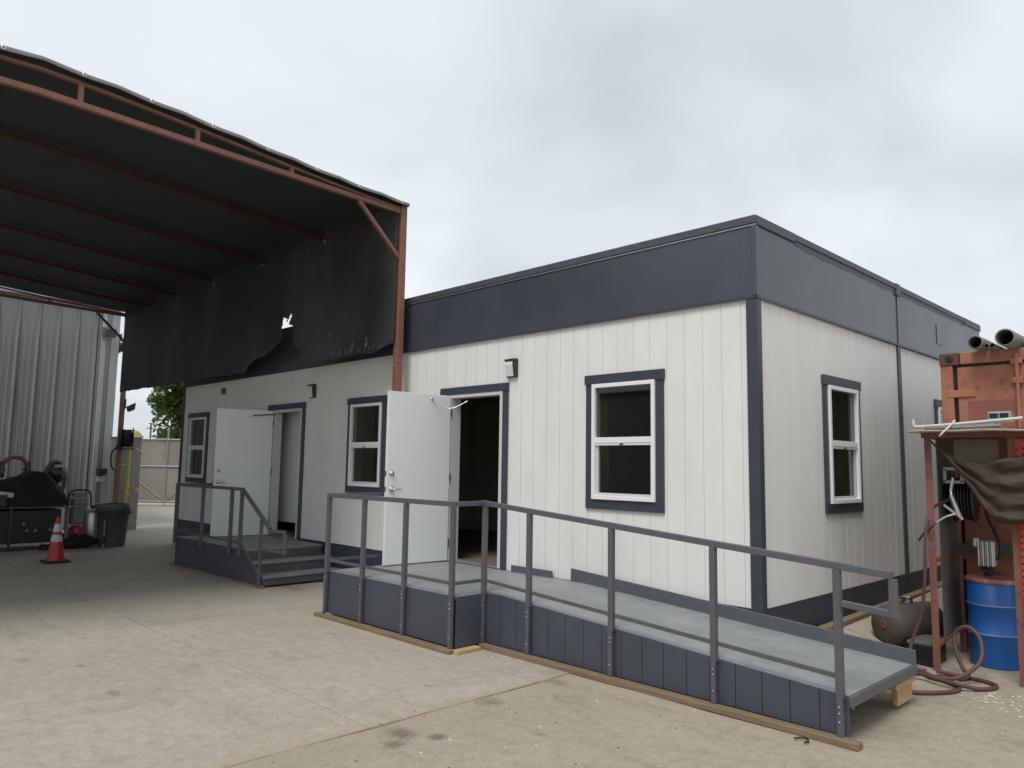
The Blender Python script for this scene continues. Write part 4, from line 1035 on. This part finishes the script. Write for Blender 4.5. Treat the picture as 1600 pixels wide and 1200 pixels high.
# ------------------------------------------------------------------ lean-to shelter
sh = thing('lean_to_shelter', (1.4, 1.6, G), 'small lean-to shelter of red angle iron in front of the container', 'shelter')
def ang(x, y, z0, z1, sx=1, sy_=1):
    mb = MB().box(x, x + .058 * sx, y, y + .007 * sy_, z0, z1); mb.box(x, x + .007 * sx, y + .007 * sy_, y + .058 * sy_, z0, z1)
    return mb.build('post', shed_steel, sh)
gz = lambda x, y: old_h(x, y)
ang(1.02, 1.13, gz(1.02, 1.13), 1.95); ang(1.665, 1.13, gz(1.66, 1.13), 1.95); ang(.965, 2.12, gz(.97, 2.12), 1.95)
bar('roof_beam', shed_steel, sh, (1.0, 1.14, 1.975), (2.3, 1.14, 1.975), .045, .045)
bar('roof_beam', shed_steel, sh, (1.0, 2.12, 1.975), (2.3, 2.12, 1.975), .045, .045)
bar('roof_beam', shed_steel, sh, (1.03, 1.165, 1.975), (.985, 2.095, 1.975), .04, .045)
bar('cross_bar', shed_steel, sh, (1.04, 1.18, .86), (.99, 2.10, .86), .03, .035)
bar('cross_bar', shed_panel, sh, (.99, 2.11, .92), (2.2, 2.11, .93), .03, .09)
bar('cross_bar', shed_steel, sh, (1.04, 1.18, .12), (.99, 2.10, .16), .03, .03)
MB().hexa([(1.030, 1.42, .16), (1.036, 1.42, .16), (1.002, 2.09, .18), (.996, 2.09, .18)], [(1.030, 1.42, 1.95), (1.036, 1.42, 1.95), (1.002, 2.09, 1.95), (.996, 2.09, 1.95)]).build('side_sheet', shed_panel, sh)
def rf(u, v):
    x = .945 + 1.4 * u; y = .93 + 1.25 * v
    return (x, y, 2.005 + .012 * noise.noise(Vector((x * 3, y * 3, 0))) + .03 * sstep(.3, 1, v) * sstep(.2, .6, u))
MB().grid(rf, 24, 16).build('roof_sheet', plywood, sh, solid=.014)
# hanging canvas
cvs = thing('canvas_tarp', (1.4, 1.1, 1.5), 'dark brown canvas swagged across the front of the shelter', 'tarp')
tp = smooth_path([(1.10, 0, 1.93), (1.214, 0, 1.818), (1.362, 0, 1.75), (1.506, 0, 1.725), (1.66, 0, 1.765), (1.80, 0, 1.78), (2.1, 0, 1.82)], 10)
lw = smooth_path([(1.10, 0, 1.915), (1.27, 0, 1.70), (1.42, 0, 1.46), (1.54, 0, 1.27), (1.64, 0, 1.235), (1.80, 0, 1.25), (2.1, 0, 1.3)], 10)
def sw(u, v):
    k = min(len(tp) - 1, int(u * (len(tp) - 1) + .5)); a, b = tp[k], lw[k]; p = a.lerp(b, v)
    rad = v * 9 + noise.noise(Vector((u * 2, v * 2, 0))) * 2
    f = .016 * math.sin(rad * 2.0 - u * 4) * sstep(.1, .7, u) + .05 * noise.noise(Vector((u * 3.2 + v * 1.5, v * 4.5 - u * 2, 4))) + .018 * noise.noise(Vector((u * 9, v * 14 - u * 6, 8)))
    f += .06 * math.exp(-((p.x - 1.66) / .12) ** 2)
    return (p.x, 1.075 - f - .03, p.z)
MB().grid(sw, 60, 36).build('swag', canvas, cvs, solid=.004)
def flap(u, v): return (1.24 + .35 * u, 1.19 + .012 * noise.noise(Vector((u * 4, v * 3, 2))), 1.945 - .22 * v)
MB().grid(flap, 12, 10).build('flap', mat('brown_flap', (.15, .12, .09), .9, .2, 5), cvs, solid=.003)
# rack upright
rk = thing('rack_upright', (1.75, 1.15, G), 'orange-red perforated rack upright at the right edge', 'rack')
MB().box(1.715, 1.80, 1.12, 1.19, gz(1.75, 1.15), 1.94).build('column', rack_red, rk, .006)
for k in range(34):
    z = .03 + k * .055
    for dx_ in (.018, .062): MB().lathe([(0, .001), (.009, .001), (.010, 0)], (1.715 + dx_, 1.1195, z + (.0 if dx_ < .03 else .012)), 8, (0, -1, 0)).build('hole', black, rk)
# drum with pump
dr = thing('blue_drum', (1.34, 1.80, gz(1.34, 1.80)), 'blue steel drum with faded red lid under the shelter', 'drum')
dc = (1.342, 1.80, -.045); db = gz(1.34, 1.8) + .045; dr_ = .208
MB().lathe([(0, db), (dr_ - .004, db), (dr_, db + .012), (dr_, .235), (dr_ + .008, .245), (dr_ + .008, .258), (dr_, .268), (dr_, .49), (dr_ + .008, .50), (dr_ + .008, .513), (dr_, .523), (dr_, .715), (dr_ - .01, .72)], dc, 40).build('body', drum_blue, dr)
MB().lathe([(dr_ + .004, .70), (dr_ + .014, .712), (dr_ + .014, .733), (dr_ - .005, .742), (dr_ - .02, .735), (.08, .75), (0, .755)], dc, 40).build('lid', drum_red, dr)
MB().lathe([(dr_ + .0005, .24), (dr_ + .0095, .247), (dr_ + .0095, .256), (dr_ + .0005, .263)], dc, 40).build('hoop', mat('worn_blue', (.2, .28, .4), .45, .3, 10), dr)
MB().lathe([(dr_ + .0005, .495), (dr_ + .0095, .502), (dr_ + .0095, .511), (dr_ + .0005, .518)], dc, 40).build('hoop', MATS['worn_blue'], dr)
pm = thing('grease_pump', (1.31, 1.78, .71), 'silver air-driven pump standing on the blue drum', 'pump')
MB().box(1.255, 1.39, 1.72, 1.85, .79, 1.03).build('motor_block', galv, pm, .015)
for k in range(4): MB().tube([(1.265 + .036 * k, 1.705, .80), (1.265 + .036 * k, 1.705, 1.02)], .011, 8).build('tie_rod', steel, pm)
MB().lathe([(.035, 0), (.035, .05), (.05, .06), (.05, .079)], (1.32, 1.78, .71), 14).build('neck', dark_metal, pm)
MB().box(1.225, 1.265, 1.70, 1.78, .97, 1.045).build('valve', cone_white, pm, .006)
MB().bar((1.28, 1.72, .76), (1.45, 1.68, .745), .05, .02).build('strap', dark_metal, pm)
tube('feed_hose', black, pm, smooth_path([(1.395, 1.78, .86), (1.43, 1.78, .95), (1.385, 1.83, 1.08), (1.315, 1.88, 1.22), (1.285, 1.9, 1.38)]), .014, 8)
MB().tube([(1.285, 1.9, 1.38), (1.282, 1.9, 1.48), (1.265, 1.92, 1.51)], .016, 8).build('fitting', galv, pm)
# reel in the shelter
re_ = thing('hose_reel', (1.15, 1.75, 1.4), 'black hose reel with silver dispensing gun hung inside the shelter', 'hose reel')
MB().lathe([(0, -.09), (.21, -.09), (.215, -.075), (.09, -.07), (.09, .07), (.215, .075), (.21, .09), (0, .09)], (1.17, 1.72, 1.40), 28, (1, .1, 0)).build('spool', black, re_)
for k in range(5): MB().lathe([(.17, -.012), (.19, -.008), (.195, 0), (.19, .008), (.17, .012)], (1.115 + .027 * k, 1.72, 1.40), 28, (1, .1, 0)).build('hose_turn', mat('black_hose_sheen', (.018, .019, .022), .3, .1), re_)
mb = MB()
for a, b in (((1.06, 1.5, 1.68), (1.23, 1.5, 1.68)), ((1.06, 1.5, 1.56), (1.23, 1.5, 1.56)), ((1.075, 1.5, 1.56), (1.075, 1.5, 1.68)), ((1.215, 1.5, 1.56), (1.215, 1.5, 1.68))): mb.bar(a, b, .025, .025)
mb.build('roller_frame', galv, re_)
MB().tube([(1.21, 1.25, 1.60), (1.19, 1.24, 1.49), (1.198, 1.22, 1.45)], .013, 8).build('swivel', steel, re_)
MB().tube([(1.198, 1.21, 1.45), (1.262, 1.2, 1.26)], [.018, .022], 10).tube([(1.262, 1.2, 1.27), (1.285, 1.2, 1.235)], .018, 8).build('gun_body', steel, re_)
MB().bar((1.245, 1.2, 1.275), (1.142, 1.19, 1.36), .014, .02).build('gun_lever', galv, re_)
tube('gun_spout', galv, re_, smooth_path([(1.24, 1.19, 1.285), (1.16, 1.17, 1.255), (1.085, 1.15, 1.20)]), .010, 8)
tube('spout_tip', black, re_, smooth_path([(1.085, 1.15, 1.20), (1.02, 1.1, 1.13), (.955, 1.08, 1.035)]), .010, 8)
# things on the shelter roof
def cond(pts, r, m_, label): 
    tag(MB().tube(smooth_path(pts, 4), r, 10).build('conduit', m_), label, 'conduit', 'conduits on the shelter roof')
cond([(.905, 1.22, 2.13), (.915, 1.22, 2.075), (.96, 1.22, 2.062), (1.3, 1.28, 2.085), (1.74, 1.36, 2.125)], .013, pvc_white, 'white pvc conduit with elbow, longest on the shelter roof')
cond([(1.03, 1.14, 2.045), (1.3, 1.16, 2.045), (1.56, 1.2, 2.06)], .018, pvc_grey, 'grey conduit lying just below the white one on the shelter roof')
cond([(1.08, 1.06, 2.035), (1.35, 1.06, 2.04), (1.63, 1.12, 2.05)], .018, pvc_grey, 'dark grey conduit lying in the middle of the shelter roof bundle')
cond([(1.16, .99, 2.033), (1.4, .99, 2.035), (1.6, 1.02, 2.04)], .016, pvc_grey, 'dark grey conduit nearest the front edge of the shelter roof')
cond([(1.30, 1.05, 2.10), (1.28, .95, 2.04), (1.24, .90, 1.985), (1.215, .905, 1.96)], .008, pvc_white, 'short white wire tie hanging over the front edge of the shelter roof')
gb_ = thing('outlet_box', (1.52, 1.6, 2.1), 'grey two-gang outlet box on the shelter roof', 'box')
MB().box(1.44, 1.625, 1.5, 1.6, 2.10, 2.195).build('body', galv, gb_, .008)
for x in (1.46, 1.54): MB().box(x, x + .065, 1.492, 1.4995, 2.14, 2.18).build('opening', black, gb_)
# air tank
tk = thing('air_tank', (.56, 1.6, old_h(.56, 1.6)), 'rusty brown air tank lying on its side by the office', 'tank')
ax = Vector((.33, .94, 0)).normalized(); c = Vector((.56, 1.42, old_h(.58, 1.5) + .185)); r = .192
MB().lathe([(0, -.10), (.08, -.092), (.14, -.065), (.178, -.03), (r, 0), (r, .55), (.178, .58), (.14, .615), (.08, .64), (0, .65)], c, 32, ax).build('body', tank_m, tk)
MB().lathe([(0, .004), (.018, .004), (.03, .012), (.036, .0)], c - ax * .105 + Vector((.02, 0, .015)), 12, -ax).build('plug', rust_dark, tk)
vz = c.z + r
q = c + ax * .2
for k in range(3):
    p = q + ax * .06 * k
    MB().tube([(p.x, p.y, vz - .01), (p.x, p.y, vz + .05)], .014, 8).tube([(p.x - .03, p.y, vz + .05), (p.x + .03, p.y, vz + .055)], .012, 8).build('valve', galv if k % 2 else dark_metal, tk)
for s in (.1, .45):
    p = c + ax * s; MB().box(p.x - .1, p.x + .1, p.y - .02, p.y + .02, old_h(p.x, p.y) - .03, c.z - .14).build('foot', tank_m, tk)
bb = thing('battery_box', (.88, 1.45, old_h(.88, 1.45)), 'black ribbed box on the ground beside the air tank', 'box')
hz = old_h(.85, 1.45)
MB().box(.78, .985, 1.22, 1.62, hz - .02, hz + .17).build('body', black, bb, .008)
MB().box(.775, .99, 1.215, 1.625, hz + .1705, hz + .20).build('lid', shed_panel, bb, .006)
for k in range(7): MB().box(.80 + k * .026, .81 + k * .026, 1.212, 1.2195, hz + .03, hz + .16).build('rib', black, bb)
tag(MB().bar((.55, .95, old_h(.7, .97) + .01), (1.0, 1.0, old_h(1.0, 1.0) + .025), .05, .03).build('timber_beam', timber, None, .004), 'weathered timber strip on the ground by the shelter post', 'timber')
tag(MB().bar((.10, .1, .12), (.10, 5.2, .22), .09, .05).build('sill_timber', timber, None, .006), 'long dirty timber along the foot of the office skirt', 'timber')
# ground hoses
def hose(pts, label, r=.017):
    P = [(x, y, old_h(x, y) + r + z) for x, y, z in pts]
    tag(MB().tube(smooth_path(P, 7), r, 10).build('rubber_hose', hose_m), label, 'hose', 'brown hoses beside the ramp')
hose([(.85, 1.0, .0), (1.0, .90, .01), (1.12, .78, .02), (1.30, .80, .04), (1.42, .98, .16), (1.40, 1.1, .32), (1.30, 1.15, .40), (1.20, 1.16, .34), (1.20, 1.13, .20), (1.26, 1.10, .06), (1.32, 1.02, .02), (1.27, .92, .0)],
     'brown rubber hose looping upright beside the shelter post')
hose([(1.06, .24, .0), (1.16, .24, .0), (1.28, .36, .0), (1.36, .52, .0), (1.34, .66, .0), (1.20, .78, .0), (1.02, .92, .0), (.9, 1.05, 0)], 'brown rubber hose lying in the loop nearest the camera')
hose([(.9, .75, .0), (1.05, .72, .035), (1.18, .66, .036), (1.36, .62, .03), (1.48, .72, .0), (1.55, .90, .0), (1.46, 1.02, .0), (1.25, 1.06, .0), (1.08, 1.0, .02)], 'brown rubber hose lying in the loop nearest the blue drum')
tag(MB().tube(smooth_path([(.86, .96, old_h(.86, .96) + .02), (.88, 1.04, .15), (.96, 1.06, .40), (1.005, 1.06, .75), (1.012, 1.08, 1.05), (1.03, 1.2, 1.3), (1.1, 1.5, 1.4)], 7), .014, 10).build('rubber_hose', hose_m), 'dark hose running up the left shelter post', 'hose', 'brown hoses beside the ramp')
hk = tag(MB().tube(smooth_path([(.97, -1.46, G + .01), (1.0, -1.42, G + .012), (1.04, -1.42, G + .012), (1.06, -1.46, G + .012), (1.05, -1.49, G + .01)], 5), .006, 6).build('wire_hook', black), 'small black hooked scrap of wire on the concrete', 'scrap')
# powder spill by the drum
sp = MB()
for k in range(80):
    x = 1.62 + random.gauss(0, .13); y = .55 + random.gauss(0, .16); rr = random.uniform(.002, .009); z = old_h(x, y) + .002; a = random.uniform(0, 6)
    sp.hexa([(x + rr * 1.6 * math.cos(a + t), y + rr * math.sin(a + t), z) for t in (0, 1.6, 3.1, 4.7)], [(x + rr * .8 * math.cos(a + t), y + rr * .5 * math.sin(a + t), z + rr * .3) for t in (0, 1.6, 3.1, 4.7)])
tag(sp.build('powder_spill', mat('white_powder', (.75, .73, .68), .9, .05)), 'white flakes spilled on the ground before the drum', 'spill', kind='stuff')
